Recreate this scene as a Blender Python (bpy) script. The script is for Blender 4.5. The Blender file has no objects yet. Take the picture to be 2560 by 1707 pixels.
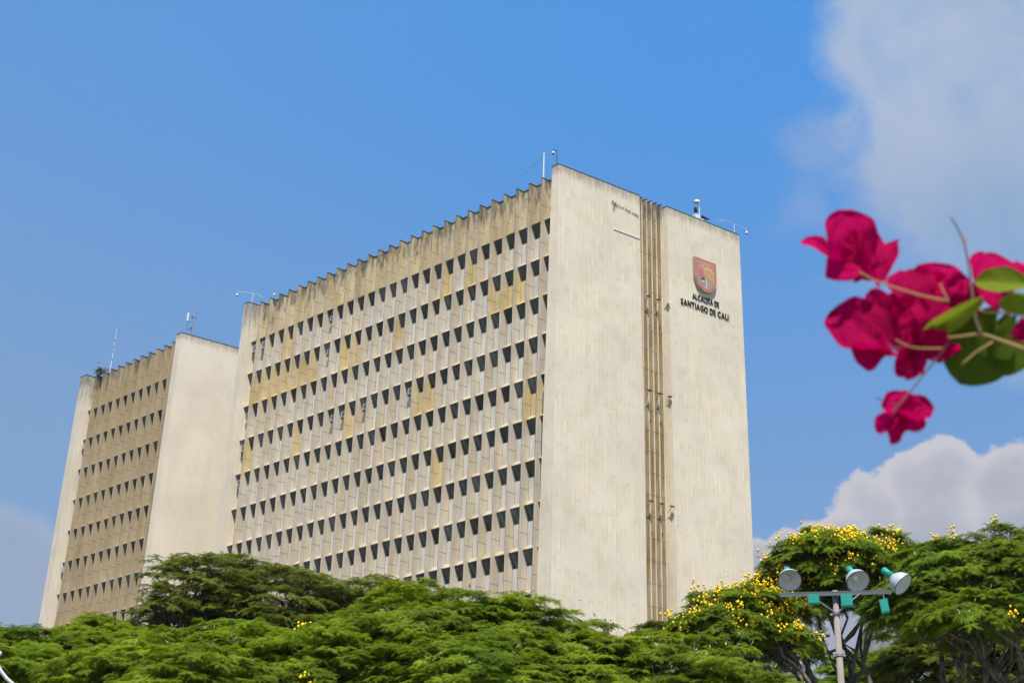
import bpy, math, random
import numpy as np
from mathutils import Vector, Matrix

sc = bpy.context.scene
C = sc.collection
rnd = random.Random(7)
rng = np.random.default_rng(11)
R = math.radians

# ------------------------------------------------------------------ camera
F_PX, YAW, PITCH, ROLL = 3540.54, 0.8264, 0.4386, 0.0324
CAM = Vector((-74.223, -65.654, 1.604))
def cam_axes():
    cy, sy, cp, sp = math.cos(YAW), math.sin(YAW), math.cos(PITCH), math.sin(PITCH)
    f = Vector((sy*cp, cy*cp, sp)); r = Vector((cy, -sy, 0)); u = r.cross(f)
    cr, sr = math.cos(ROLL), math.sin(ROLL)
    return cr*r + sr*u, cr*u - sr*r, f
AR, AU, AF = cam_axes()
cam = bpy.data.objects.new('camera', bpy.data.cameras.new('camera'))
C.objects.link(cam)
cam.matrix_world = Matrix(((AR.x, AU.x, -AF.x, CAM.x), (AR.y, AU.y, -AF.y, CAM.y), (AR.z, AU.z, -AF.z, CAM.z), (0, 0, 0, 1)))
cam.data.lens = F_PX/2560*36
cam.data.sensor_width = 36
cam.data.clip_start = 0.05
cam.data.clip_end = 20000
cam.data.dof.use_dof = True
cam.data.dof.focus_distance = 90
cam.data.dof.aperture_fstop = 11
sc.camera = cam

def at(px, py, dist):
    """photo position (2352 px wide view) -> world point at horizontal distance dist"""
    x, y = px/.91875, py/.91875
    d = AF + AR*((x-1280)/F_PX) - AU*((y-853.5)/F_PX)
    return CAM + d*(dist/math.hypot(d.x, d.y))

# ------------------------------------------------------------------ light
SUN_TRAVEL = Vector((.43, .40, -1.06)).normalized()
sun_el = math.asin(-SUN_TRAVEL.z)
sun_az = math.atan2(-SUN_TRAVEL.x, -SUN_TRAVEL.y)
sun = bpy.data.objects.new('sun', bpy.data.lights.new('sun', 'SUN'))
C.objects.link(sun)
sun.data.energy = 4.8
sun.data.angle = R(0.55)
sun.data.color = (1.0, .955, .89)
sun.rotation_euler = SUN_TRAVEL.to_track_quat('-Z', 'Y').to_euler()
sc.view_settings.view_transform = 'Standard'
sc.view_settings.look = 'None'
sc.view_settings.gamma = 1
sc.view_settings.exposure = 0.45

def lin(c):
    return tuple((x/255/12.92 if x/255 <= .04045 else ((x/255+.055)/1.055)**2.4) for x in c)

class NT:
    """small node tree helper"""
    def __init__(s, nt):
        s.nt = nt; s.n = nt.nodes; s.l = nt.links
    def node(s, t, **kw):
        n = s.n.new(t)
        for k, v in kw.items(): setattr(n, k, v)
        return n
    def put(s, sock, v):
        if hasattr(v, 'is_output') or isinstance(v, bpy.types.NodeSocket): s.l.new(v, sock)
        elif isinstance(v, (tuple, list)) and len(v) == 3 and sock.type == 'RGBA': sock.default_value = (*v, 1)
        else: sock.default_value = v
    def m(s, op, a, b=0.0, c=0.0, clamp=False):
        n = s.node('ShaderNodeMath', operation=op, use_clamp=clamp)
        for i, v in enumerate((a, b, c)): s.put(n.inputs[i], v)
        return n.outputs[0]
    def ss(s, v, lo, hi, a=0.0, b=1.0):
        n = s.node('ShaderNodeMapRange', interpolation_type='SMOOTHSTEP')
        for i, x in enumerate((v, lo, hi, a, b)): s.put(n.inputs[i], x)
        return n.outputs[0]
    def mix(s, f, a, b, mode='MIX'):
        n = s.node('ShaderNodeMix', data_type='RGBA', blend_type=mode)
        s.put(n.inputs[0], f); s.put(n.inputs[6], a); s.put(n.inputs[7], b)
        return n.outputs[2]
    def noise(s, vec, scale, detail=4, rough=.55, dist=0.0):
        n = s.node('ShaderNodeTexNoise')
        s.put(n.inputs['Vector'], vec); n.inputs['Scale'].default_value = scale
        n.inputs['Detail'].default_value = detail; n.inputs['Roughness'].default_value = rough
        n.inputs['Distortion'].default_value = dist
        return n.outputs['Fac']
    def sep(s, v):
        n = s.node('ShaderNodeSeparateXYZ'); s.put(n.inputs[0], v); return n.outputs
    def comb(s, x, y, z):
        n = s.node('ShaderNodeCombineXYZ')
        for i, v in enumerate((x, y, z)): s.put(n.inputs[i], v)
        return n.outputs[0]
    def scale(s, v, sx, sy, sz):
        n = s.node('ShaderNodeVectorMath', operation='MULTIPLY'); s.put(n.inputs[0], v)
        n.inputs[1].default_value = (sx, sy, sz); return n.outputs[0]

# ------------------------------------------------------------------ sky
world = bpy.data.worlds.new('World'); sc.world = world
world.use_nodes = True
def build_world():
    k = NT(world.node_tree); k.n.clear()
    out = k.node('ShaderNodeOutputWorld'); bg = k.node('ShaderNodeBackground')
    sky = k.node('ShaderNodeTexSky', sky_type='NISHITA')
    sky.sun_disc = False; sky.sun_elevation = sun_el; sky.sun_rotation = sun_az
    sky.altitude = 1000; sky.air_density = 1.0; sky.dust_density = 1.0; sky.ozone_density = 1.6
    tc = k.node('ShaderNodeTexCoord'); d = tc.outputs['Generated']
    x, y, z = k.sep(d)
    az = k.m('MULTIPLY', k.m('ARCTAN2', x, y), 57.2958)
    el = k.m('MULTIPLY', k.m('ARCSINE', z), 57.2958)
    n1 = k.noise(d, 9, 6, .6); n2 = k.noise(d, 22, 6, .6); n3 = k.noise(d, 3.0, 3, .5)
    n4 = k.noise(d, 60, 5, .6)
    warp = k.m('ADD', k.m('MULTIPLY', k.m('SUBTRACT', n1, .5), 2.2), k.m('ADD', k.m('MULTIPLY', k.m('SUBTRACT', n2, .5), 1.3), k.m('MULTIPLY', k.m('SUBTRACT', n4, .5), .35)))
    def blob(a0, e0, ra, re):
        u = k.m('DIVIDE', k.m('SUBTRACT', az, a0), ra); v = k.m('DIVIDE', k.m('SUBTRACT', el, e0), re)
        return k.m('SUBTRACT', 1.0, k.m('SQRT', k.m('ADD', k.m('MULTIPLY', u, u), k.m('MULTIPLY', v, v))))
    def union(bl):
        r = bl[0]
        for b in bl[1:]: r = k.m('SMOOTH_MAX', r, b, .15)
        return r
    # hazy air: paler towards the horizon and towards the left
    hz = k.ss(el, 37, 11); 
    side = k.ss(az, 62, 18)
    grad = k.mix(k.m('ADD', k.m('MULTIPLY', hz, .98), k.m('MULTIPLY', side, .36), clamp=True), (.26, 2.22, 6.1), (1.35, 2.6, 4.6))
    base = k.mix(.82, sky.outputs[0], grad)
    def pb(px, py, r):
        p = (at(px, py, 100)-CAM).normalized()
        e = math.degrees(math.asin(p.z)); return blob(math.degrees(math.atan2(p.x, p.y)), e, r/57/math.cos(R(e)), r/57)
    # high soft cloud, upper right
    up = union([pb(2160, 60, 270), pb(2180, 270, 250), pb(2420, 150, 420), pb(2370, 520, 270), pb(2180, 420, 150), pb(2360, 760, 140)])
    upw = k.m('ADD', up, k.m('ADD', k.m('MULTIPLY', warp, .36), k.m('MULTIPLY', k.m('SUBTRACT', n3, .5), .5)))
    upm = k.m('MULTIPLY', k.ss(upw, -.06, .34), k.ss(n2, .25, .62, .72, 1.0))
    c_up = k.mix(k.m('ADD', k.m('ADD', k.ss(az, 62.5, 72, 0, .6), k.ss(el, 35, 27, 0, .4)), k.m('MULTIPLY', k.m('SUBTRACT', n1, .5), 1.6), clamp=True), (3.7, 4.1, 4.9), (2.4, 3.15, 4.2))
    sky2 = k.mix(k.m('MULTIPLY', upm, k.ss(el, 23, 32, .5, .86)), base, c_up)
    wsp = k.m('MULTIPLY', k.ss(k.m('ADD', union([pb(1880, 330, 110), pb(1850, 470, 110), pb(2010, 420, 190), pb(2060, 620, 190)]), k.m('MULTIPLY', warp, 1.1)), .1, 1.1), .40)
    sky2 = k.mix(wsp, sky2, (2.6, 3.2, 4.6))
    # cumulus bank low on the right
    low = union([pb(2165, 1085, 92), pb(2100, 1135, 105), pb(2025, 1175, 95), pb(1955, 1235, 90), pb(1885, 1255, 78), pb(1800, 1275, 70), pb(1735, 1285, 72), pb(2150, 1230, 190),
                 pb(2300, 1130, 90), pb(2370, 1120, 105), pb(2340, 1230, 190), pb(2050, 1400, 300), pb(1750, 1420, 220)])
    lw = k.m('ADD', low, k.m('ADD', k.m('MULTIPLY', warp, .30), k.m('ADD', k.m('MULTIPLY', k.m('SUBTRACT', n2, .5), .55), k.m('MULTIPLY', k.m('SUBTRACT', n4, .5), .28))))
    lowm = k.ss(lw, .0, .15)
    shade = k.m('ADD', k.m('ADD', k.ss(lw, .05, .75, 0, .55), k.m('MULTIPLY', k.m('SUBTRACT', n2, .5), 1.3)), k.ss(el, 19.5, 14.5, -.1, .65), clamp=True)
    c_low = k.mix(shade, (4.9, 4.55, 4.5), (2.85, 2.85, 3.25))
    sky3 = k.mix(k.m('MULTIPLY', lowm, .88), sky2, c_low)
    # faint cloud low on the left
    lf = k.m('ADD', union([pb(-20, 1330, 170), pb(70, 1380, 170), pb(-60, 1280, 130), pb(180, 1480, 190)]), k.m('MULTIPLY', warp, .30))
    c_lf = k.mix(k.ss(lf, .05, .5), (4.1, 3.9, 4.1), (2.6, 2.85, 3.5))
    sky4 = k.mix(k.m('MULTIPLY', k.ss(lf, -.06, .40), .62), sky3, c_lf)
    k.l.new(sky4, bg.inputs[0]); bg.inputs[1].default_value = 0.1
    k.l.new(bg.outputs[0], out.inputs[0])
build_world()

# ------------------------------------------------------------------ helpers
def tag(o, label=None, cat=None, group=None, kind=None):
    if label: o['label'] = label
    if cat: o['category'] = cat
    if group: o['group'] = group
    if kind: o['kind'] = kind
    return o
def thing(name, label, cat, loc=(0, 0, 0), group=None, rot=None):
    o = bpy.data.objects.new(name, None); C.objects.link(o); o.location = loc
    if rot: o.rotation_euler = rot
    o.empty_display_size = .3
    return tag(o, label, cat, group)

class MB:
    """collects polygons (with a colour and a material index) into one mesh"""
    def __init__(s): s.v = []; s.f = []; s.c = []; s.mi = []
    def poly(s, pts, col=(1, 1, 1), mi=0):
        b = len(s.v); s.v += [tuple(p) for p in pts]; s.f.append(tuple(range(b, b+len(pts)))); s.c.append(col); s.mi.append(mi)
    def prism(s, base, z0, z1, col=(1, 1, 1), mi=0, top=None):
        """vertical prism, base = ccw plan points; top = other plan points at z1"""
        top = top or base; n = len(base)
        for i in range(n):
            j = (i+1) % n
            s.poly([(*base[i], z0), (*base[j], z0), (*top[j], z1), (*top[i], z1)], col, mi)
        s.poly([(*p, z1) for p in top], col, mi); s.poly([(*p, z0) for p in reversed(base)], col, mi)
    def box(s, x0, x1, y0, y1, z0, z1, col=(1, 1, 1), mi=0):
        s.prism([(x0, y0), (x1, y0), (x1, y1), (x0, y1)], z0, z1, col, mi)
    def obox(s, c, ax, ay, az, col=(1, 1, 1), mi=0):
        """box from a centre and three half-axis vectors"""
        c, ax, ay, az = map(Vector, (c, ax, ay, az))
        P = {(i, j, k): c+ax*i+ay*j+az*k for i in (-1, 1) for j in (-1, 1) for k in (-1, 1)}
        for q in (((-1,-1,-1),(-1,-1,1),(-1,1,1),(-1,1,-1)), ((1,-1,-1),(1,1,-1),(1,1,1),(1,-1,1)), ((-1,-1,-1),(1,-1,-1),(1,-1,1),(-1,-1,1)),
                  ((-1,1,-1),(-1,1,1),(1,1,1),(1,1,-1)), ((-1,-1,-1),(-1,1,-1),(1,1,-1),(1,-1,-1)), ((-1,-1,1),(1,-1,1),(1,1,1),(-1,1,1))):
            s.poly([P[t] for t in q], col, mi)
    def tube(s, pts, rad, n=8, col=(1, 1, 1), mi=0, cap=True):
        pts = [Vector(p) for p in pts]
        if not isinstance(rad, (list, tuple)): rad = [rad]*len(pts)
        b = len(s.v); up = None
        for i, p in enumerate(pts):
            t = (pts[min(i+1, len(pts)-1)]-pts[max(i-1, 0)]).normalized()
            if up is None: up = t.orthogonal().normalized()
            up = (up - t*up.dot(t)).normalized(); w = t.cross(up)
            for k in range(n):
                a = 2*math.pi*k/n; s.v.append(tuple(p+(up*math.cos(a)+w*math.sin(a))*rad[i]))
        for i in range(len(pts)-1):
            for k in range(n):
                k2 = (k+1) % n
                s.f.append((b+i*n+k, b+i*n+k2, b+(i+1)*n+k2, b+(i+1)*n+k)); s.c.append(col); s.mi.append(mi)
        if cap:
            s.f.append(tuple(b+k for k in reversed(range(n)))); s.c.append(col); s.mi.append(mi)
            e = b+(len(pts)-1)*n; s.f.append(tuple(e+k for k in range(n))); s.c.append(col); s.mi.append(mi)
    def lathe(s, o, ax, prof, n=20, col=(1, 1, 1), mi=0):
        """profile = (distance along axis, radius)"""
        o = Vector(o); ax = Vector(ax).normalized()
        up = ax.orthogonal().normalized(); w = ax.cross(up); b = len(s.v)
        for (d, r) in prof:
            for k in range(n):
                a = 2*math.pi*k/n; s.v.append(tuple(o+ax*d+(up*math.cos(a)+w*math.sin(a))*r))
        for i in range(len(prof)-1):
            for k in range(n):
                k2 = (k+1) % n; s.f.append((b+i*n+k, b+i*n+k2, b+(i+1)*n+k2, b+(i+1)*n+k)); s.c.append(col); s.mi.append(mi)
    def ball(s, c, r, n=10, col=(1, 1, 1), mi=0, ax=(0, 0, 1)):
        s.lathe(c, ax, [(-r*math.cos(math.pi*i/n), max(1e-4, r*math.sin(math.pi*i/n))) for i in range(n+1)], n+4, col, mi)
    def build(s, name, mats, parent=None, smooth=False, uv=True, org=None):
        me = bpy.data.meshes.new(name)
        o = bpy.data.objects.new(name, me); C.objects.link(o)
        off = Vector((0, 0, 0))
        if org is not None: off = Vector(org); o.location = off
        if parent is not None:
            o.parent = parent
            p = parent; base = Vector((0, 0, 0))
            while p: base += p.location; p = p.parent
            if org is None: off = base
            else: o.location = off-base
        me.from_pydata([(a-off.x, b-off.y, c-off.z) for a, b, c in s.v], [], s.f)
        me.update()
        for m in (mats if isinstance(mats, (list, tuple)) else [mats]): me.materials.append(m)
        me.polygons.foreach_set('material_index', s.mi)
        if smooth: me.polygons.foreach_set('use_smooth', [True]*len(s.f))
        ca = me.color_attributes.new('tint', 'FLOAT_COLOR', 'CORNER')
        cols = []; uvs = []
        for p, c in zip(me.polygons, s.c):
            cols += [c[0], c[1], c[2], 1.0]*p.loop_total
            if uv:
                n = p.normal; t = Vector((-n.y, n.x, 0))
                if t.length < .2: t = Vector((1, 0, 0)); vv = Vector((0, 1, 0))
                else: t.normalize(); vv = None
                for vi in p.vertices:
                    q = me.vertices[vi].co + off
                    uvs += [q.dot(t), q.z if vv is None else q.y]
        ca.data.foreach_set('color', cols)
        if uv:
            ul = me.uv_layers.new(name='wall'); ul.data.foreach_set('uv', uvs)
        return o

def mat(name, col=None, rough=.7, metal=0.0, fn=None, spec=.4):
    m = bpy.data.materials.new(name); m.use_nodes = True
    k = NT(m.node_tree); b = k.n['Principled BSDF']
    b.inputs['Roughness'].default_value = rough; b.inputs['Metallic'].default_value = metal
    b.inputs['Specular IOR Level'].default_value = spec
    if col is not None:
        # slight dirt / weathering on every plain material
        tc = k.node('ShaderNodeTexCoord')
        n = k.noise(tc.outputs['Object'], 3.0, 5, .6)
        f = k.ss(n, .3, .75, .86, 1.06)
        c = k.mix(1.0, tuple(col), k.comb(f, f, f), 'MULTIPLY')
        k.l.new(c, b.inputs['Base Color'])
    if fn: fn(k, b)
    return m

TOPZ = 63.13
def tile_fn(tint, streak=1.0, tiles=1.0, mold=1.0, mh=2.6):
    def fn(k, b):
        uv = k.node('ShaderNodeUVMap', uv_map='wall').outputs[0]
        u, v, _ = k.sep(uv)
        wob = k.noise(uv, .35, 2)
        br = k.node('ShaderNodeTexBrick', offset=.37, offset_frequency=2, squash=1, squash_frequency=2)
        k.put(br.inputs['Vector'], k.comb(v, u, 0))
        br.inputs['Scale'].default_value = 1.0
        br.inputs['Brick Width'].default_value = 1.35; br.inputs['Row Height'].default_value = .42
        br.inputs['Mortar Size'].default_value = .030; br.inputs['Mortar Smooth'].default_value = .3; br.inputs['Bias'].default_value = 0
        br.inputs['Color1'].default_value = (.925, .915, .895, 1); br.inputs['Color2'].default_value = (1.055, 1.045, 1.03, 1)
        br.inputs['Mortar'].default_value = (.84, .80, .73, 1)
        pres = k.ss(k.noise(uv, .8, 3), .40, .62)
        tile = k.mix(k.m('MULTIPLY', k.m('MULTIPLY', pres, tiles), 1.0), (1, 1, 1), br.outputs['Color'])
        c = k.mix(1.0, tuple(tint), tile, 'MULTIPLY')
        big = k.noise(uv, .16, 4, .6)
        g = k.ss(big, .3, .7, .92, 1.06)
        c = k.mix(1.0, c, k.comb(g, g, g), 'MULTIPLY')
        warm = k.ss(k.noise(k.scale(uv, 1.2, .10, 1), .9, 5, .65), .52, .80)
        c = k.mix(k.m('MULTIPLY', warm, .30*streak), c, (.50, .39, .23))
        grey = k.ss(k.noise(k.scale(uv, 3.0, .16, 1), 1.0, 5, .7), .56, .85)
        c = k.mix(k.m('MULTIPLY', grey, .22*streak), c, (.30, .27, .22))
        # black mould along the top edge
        edge = k.ss(v, TOPZ-mh, TOPZ)
        st = k.noise(k.scale(uv, 3.2, .5, 1), 1.0, 6, .72)
        mould = k.ss(k.m('ADD', k.m('MULTIPLY', edge, .50), k.m('MULTIPLY', st, .62)), .60, .92)
        c = k.mix(k.m('MULTIPLY', mould, min(.85, .62*mold)), c, (.10, .095, .08))
        k.l.new(c, b.inputs['Base Color'])
        bp = k.node('ShaderNodeBump'); bp.inputs['Strength'].default_value = .25; bp.inputs['Distance'].default_value = .02
        k.l.new(k.noise(uv, 6, 5, .7), bp.inputs['Height']); k.l.new(bp.outputs[0], b.inputs['Normal'])
    return fn
M = {}
M['tile'] = mat('stone_cladding', rough=.85, fn=tile_fn((.68, .59, .45)), spec=.2)
M['tile_far'] = mat('stone_cladding_mouldy', rough=.85, fn=tile_fn((.64, .56, .44), 1.3, .8, 1.5, 9), spec=.2)
M['tile_left'] = mat('stone_cladding_left', rough=.85, fn=tile_fn((.67, .585, .46), .7, .45), spec=.2)
HOODZ0, FLOOR = 62.85-3.86, 3.4

def precast_fn(joints=True, moss=1.0, wear=(.58, .52, .42)):
    def fn(k, b):
        uv = k.node('ShaderNodeUVMap', uv_map='wall').outputs[0]
        u, v, _ = k.sep(uv)
        tint = k.node('ShaderNodeVertexColor', layer_name='tint').outputs[0]
        geo = k.node('ShaderNodeNewGeometry').outputs['Position']
        worn = k.ss(k.noise(k.scale(geo, 1.4, 1.4, .35), 1.1, 6, .68), .40, .62)
        tint = k.mix(k.m('MULTIPLY', worn, .42), tint, wear)
        g = k.ss(k.noise(k.scale(geo, 1, 1, .22), 1.3, 6, .65), .28, .75, .80, 1.10)
        c = k.mix(1.0, tint, k.comb(g, g, g), 'MULTIPLY')
        st = k.ss(k.noise(k.scale(geo, 2.6, 2.6, .17), 1.6, 5, .7), .55, .80)
        c = k.mix(k.m('MULTIPLY', st, .30), c, (.36, .25, .12))
        # lime bloom
        wh = k.ss(k.noise(k.scale(geo, 1.5, 1.5, .4), .7, 4, .6), .56, .76)
        c = k.mix(k.m('MULTIPLY', wh, .22), c, (.60, .58, .54))
        # mould near the roof
        edge = k.ss(v, 62.85-4.2, 62.85)
        mo = k.ss(k.m('ADD', k.m('MULTIPLY', edge, .22), k.m('MULTIPLY', k.noise(k.scale(geo, 1.9, 1.9, .30), 1.5, 7, .74), .85)), .555, .70)
        c = k.mix(k.m('MULTIPLY', mo, k.m('MULTIPLY', k.ss(v, 56.0, 60.5), .85*moss)), c, (.09, .085, .065))
        if joints:
            fr = k.m('FRACT', k.m('DIVIDE', k.m('SUBTRACT', 62.85-3.74-2.22+34, v), FLOOR))
            j = k.m('LESS_THAN', k.m('ABSOLUTE', k.m('SUBTRACT', fr, .5)), .0105)
            fr2 = k.m('FRACT', k.m('ADD', k.m('DIVIDE', k.m('SUBTRACT', 62.85-3.74-2.22+34, v), FLOOR), .0))
            jj = k.m('LESS_THAN', k.m('ABSOLUTE', k.m('SUBTRACT', k.m('FRACT', k.m('ADD', fr2, .5)), .5)), .0075)
            c = k.mix(k.m('MULTIPLY', jj, .8), c, (.12, .10, .08))
        k.l.new(c, b.inputs['Base Color'])
        bp = k.node('ShaderNodeBump'); bp.inputs['Strength'].default_value = .3; bp.inputs['Distance'].default_value = .02
        k.l.new(k.noise(geo, 5, 5, .7), bp.inputs['Height']); k.l.new(bp.outputs[0], b.inputs['Normal'])
    return fn
M['fin'] = mat('precast_fin_concrete', rough=.85, fn=precast_fn(True), spec=.2)
M['panel'] = mat('precast_panel_concrete', rough=.85, fn=precast_fn(False), spec=.2)
M['fin_left'] = mat('precast_fin_tan', rough=.85, fn=precast_fn(True, .9, (.42, .345, .225)), spec=.2)
M['panel_left'] = mat('precast_panel_tan', rough=.85, fn=precast_fn(False, .6, (.42, .345, .225)), spec=.2)
M['cap'] = mat('dark_coping', (.085, .08, .075), .9)
M['roof'] = mat('roof_screed', (.30, .28, .25), .9)
def glass_fn(k, b):
    tint = k.node('ShaderNodeVertexColor', layer_name='tint').outputs[0]
    oi = k.node('ShaderNodeObjectInfo').outputs['Random']
    geo = k.node('ShaderNodeNewGeometry').outputs['Position']
    cell = k.node('ShaderNodeTexWhiteNoise', noise_dimensions='3D')
    sn = k.node('ShaderNodeVectorMath', operation='SNAP'); k.put(sn.inputs[0], k.scale(geo, 0, 1, 1)); sn.inputs[1].default_value = (1, .35, 1.7)
    k.l.new(sn.outputs[0], cell.inputs['Vector'])
    f = k.ss(cell.outputs['Value'], .55, 1.0)
    c = k.mix(k.m('MULTIPLY', f, .6), tint, (.13, .15, .16))
    k.l.new(c, b.inputs['Base Color'])
M['glass'] = mat('window_glass', rough=.12, fn=glass_fn, spec=.5)
M['frame'] = mat('dark_window_frame', (.05, .045, .04), .5)
M['soffit'] = mat('soffit_brown', (.16, .10, .08), .8)
M['white'] = mat('white_paint', (.72, .72, .70), .5)
M['steel'] = mat('galvanised_steel', (.34, .35, .36), .45, .6)
M['black'] = mat('black_paint', (.015, .015, .017), .4)
M['darkgrey'] = mat('dark_grey_metal', (.10, .10, .11), .5, .3)
M['ac'] = mat('aged_white_casing', (.40, .385, .345), .6)
M['rust'] = mat('rusty_bracket', (.13, .09, .06), .8)

# ------------------------------------------------------------------ facade colours
CREAM = (.56, .495, .39); GREY = (.57, .525, .45); TANC = (.54, .455, .33); OCH = (.47, .37, .22); YEL = (.58, .455, .21); YEL2 = (.52, .43, .26)
TIPC = (.49, .385, .265); BROWN = (.41, .325, .20)
yellow = {(23,0),(8,0),(6,0),(4,1),(3,1),(2,1),(20,1),(21,1),(22,1),(23,1),(24,1),(25,1),(26,1),(17,1),(16,1),(12,1),(16,3),(21,3),(26,3),(10,3),(9,3),(1,4),(0,4),(27,1),(8,5),(27,0)}
def jit(c, a=.06):
    f = 1+rnd.uniform(-a, a); return (c[0]*f, c[1]*f*(1+rnd.uniform(-.015, .015)), c[2]*f*(1+rnd.uniform(-.04, .04)))
pcol = {}
def panel_col(c, r, left=False):
    key = (c, r, left)
    if key in pcol: return pcol[key]
    if left: v = jit(BROWN, .05)
    elif r < 0: v = jit(YEL2 if c % 3 else OCH, .07)
    elif (c+1, r) in yellow: v = jit(YEL, .08)
    else:
        t = rnd.random(); w = min(1, r/9)
        base = GREY if t < .55-.35*w else (CREAM if t < .92 else TANC)
        v = jit(base, .05)
    pcol[key] = v; return v

S_ANG = -0.2489
cs, sn_ = math.cos(S_ANG), math.sin(S_ANG)
def S(x, y): return (x*cs, y + x*sn_)       # along the skewed end wall
EX = Vector((cs, sn_, 0)); EN = Vector((sn_, -cs, 0))   # along the wall, outward normal

def facade(root, *a, **k):
    global PM, FM
    left = a[5]
    PM, FM = (M['panel_left'], M['fin_left']) if left else (M['panel'], M['fin'])
    facade_(root, *a, **k)
def facade_(root, ztop, y0, W, nf, cols, left, rows=17, first_fin=0):
    """fins at y0+i*W (i=0..nf-1), windows in columns; returns nothing"""
    hz = ztop-3.86
    yend = cols[1]
    # fins
    for i in range(first_fin, nf):
        yi = y0+i*W; f = MB()
        tw = .12
        zs = [ztop]+[hz-.45-FLOOR*r for r in range(rows)]+[0]
        for r in range(len(zs)-1):
            za, zb = zs[r], zs[r+1]
            pc = panel_col(i-1, r-1, left); ph = panel_col(i, r-1, left)
            tip = jit(tuple((a+b)/2 for a, b in zip(TIPC, pc)) if not left else (.42, .355, .265), .04)
            if r == 0: tip = jit(OCH if not left else BROWN, .05)
            A = (0, yi+.0); B = (0, yi-tw); Cc = (.71, yi-.19); Ci = (1.02, yi-.20); Dd = (.71, yi+.06); Di = (1.02, yi+.06)
            ck = tuple(p*q for p, q in zip(pc, (1.0, .97, .92)))
            f.poly([(*A, zb), (*B, zb), (*B, za), (*A, za)], tip)
            Bm = (.26, yi-tw-.026); wk = tuple(.6*p+.4*q*(1 if not left else .75) for p, q in zip(ck, TIPC)) if r else ck
            f.poly([(*B, zb), (*Bm, zb), (*Bm, za), (*B, za)], wk)
            f.poly([(*Bm, zb), (*Cc, zb), (*Cc, za), (*Bm, za)], ck)
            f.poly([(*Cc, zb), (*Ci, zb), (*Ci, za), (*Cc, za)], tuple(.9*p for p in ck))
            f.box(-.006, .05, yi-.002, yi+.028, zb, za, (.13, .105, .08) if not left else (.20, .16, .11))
            if r: f.box(.69, .708, yi-.208, yi-.188, zb, min(za, hz-FLOOR*(r-1)-1.13), (.17, .14, .11))
            f.poly([(*Dd, zb), (*A, zb), (*A, za), (*Dd, za)], ph)
            f.poly([(*Di, zb), (*Dd, zb), (*Dd, za), (*Di, za)], ph)
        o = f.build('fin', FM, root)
        cp = MB()
        z = ztop
        cp.prism([(-.02, yi+.02), (-.02, yi-tw-.02), (.69, yi-.23), (1.02, yi-.23), (1.02, yi+.08), (.69, yi+.08)], z, z+.07)
        cp.build('coping', M['cap'], o)
        nt = MB()
        for r in range(rows): nt.box(-.012, .05, yi-tw-.012, yi-tw+.03, hz-FLOOR*r-.55, hz-FLOOR*r-.50)
    # spandrel wall
    w = MB()
    for i in range(cols[0], cols[2]+1):
        ya = y0+i*W+.06 if i >= 0 else y0+i*W+.06
        yb = min(y0+(i+1)*W-.18, yend)
        for r in range(-1, rows):
            zt = ztop if r < 0 else hz-FLOOR*r-1.10
            zb = hz-FLOOR*(r+1)+.46
            if r == rows-1: zb = 0
            pc = panel_col(i, r, left)
            if r < 0:
                pieces = [(ztop, ztop-.72, 1.03), (ztop-.75, ztop-1.55, .95), (ztop-1.58, zb, 1.0)]
                w.box(.74, 1.0, ya, yb, zb, ztop, (.12, .10, .08))
                for (a, b_, g) in pieces: w.box(.71, .74, ya, yb, b_, a, tuple(min(1, g*q) for q in jit(pc, .05)))
                w.box(.66, 1.0, ya, yb, ztop, ztop+.10, (.09, .08, .07))
            else:
                w.box(.71, 1.0, ya, yb, zb, zt, pc if (left or (i+1, r) in yellow) else tuple(.42*p+.58*q for p, q in zip(pc, (.61, .585, .535))))
    w.build('facade_wall', PM, root)
    # windows
    cells = [(i, r) for i in range(cols[0], cols[2]+1) for r in range(rows)]
    cells.sort(key=lambda t: (t[1] > 9, t[0]*.35+max(0, t[1]-0)*.9 if not left else (-(0)+t[0]*.3+t[1]*1.0)))
    single = cells[:100]; rest = cells[100:]
    def wparts(glass, frame, hood, i, r, off):
        ya = y0+i*W+.06; yb = min(y0+(i+1)*W-.18, yend); z1 = hz-FLOOR*r; z0_ = z1-1.10
        X = lambda p: (p[0], p[1], p[2])
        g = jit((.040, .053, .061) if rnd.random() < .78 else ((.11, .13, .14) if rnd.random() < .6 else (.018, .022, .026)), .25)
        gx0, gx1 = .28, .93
        glass.poly([(gx1, yb, z0_), (gx1, ya, z0_), (gx0, ya, z1-.02), (gx0, yb, z1-.02)], g)  # dark pane leaned out, its shape standing in for the hood's shadow on the cheek
        # mullions and rails, leaning with the glass
        def bar(p, q, t0, t1, d=.03):
            P = [(gx0+(gx1-gx0)*t, z1-.02+(z0_-z1+.02)*t) for t in (t0, t1)]
            frame.poly([(P[1][0]-d, q, P[1][1]), (P[1][0]-d, p, P[1][1]), (P[0][0]-d, p, P[0][1]), (P[0][0]-d, q, P[0][1])])
        ym = ya+(yb-ya)*.5
        for (p, q) in ((ya, ya+.05), (ym-.02, ym+.02)): bar(p, q, .04, .97)
        bar(ya, yb, .0, .05); bar(ya, yb, .95, 1.0)
        pc_ = panel_col(i, r-1, left)
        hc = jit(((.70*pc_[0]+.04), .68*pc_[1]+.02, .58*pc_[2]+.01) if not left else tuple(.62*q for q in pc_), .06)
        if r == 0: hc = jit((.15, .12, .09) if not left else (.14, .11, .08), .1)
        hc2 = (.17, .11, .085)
        ho = .25; zt = z1+.46
        e = .025
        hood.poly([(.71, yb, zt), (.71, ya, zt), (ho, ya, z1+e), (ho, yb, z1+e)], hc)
        hood.poly([(ho, yb, z1+e), (ho, ya, z1+e), (ho, ya, z1-e), (ho, yb, z1-e)], hc2)
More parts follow.
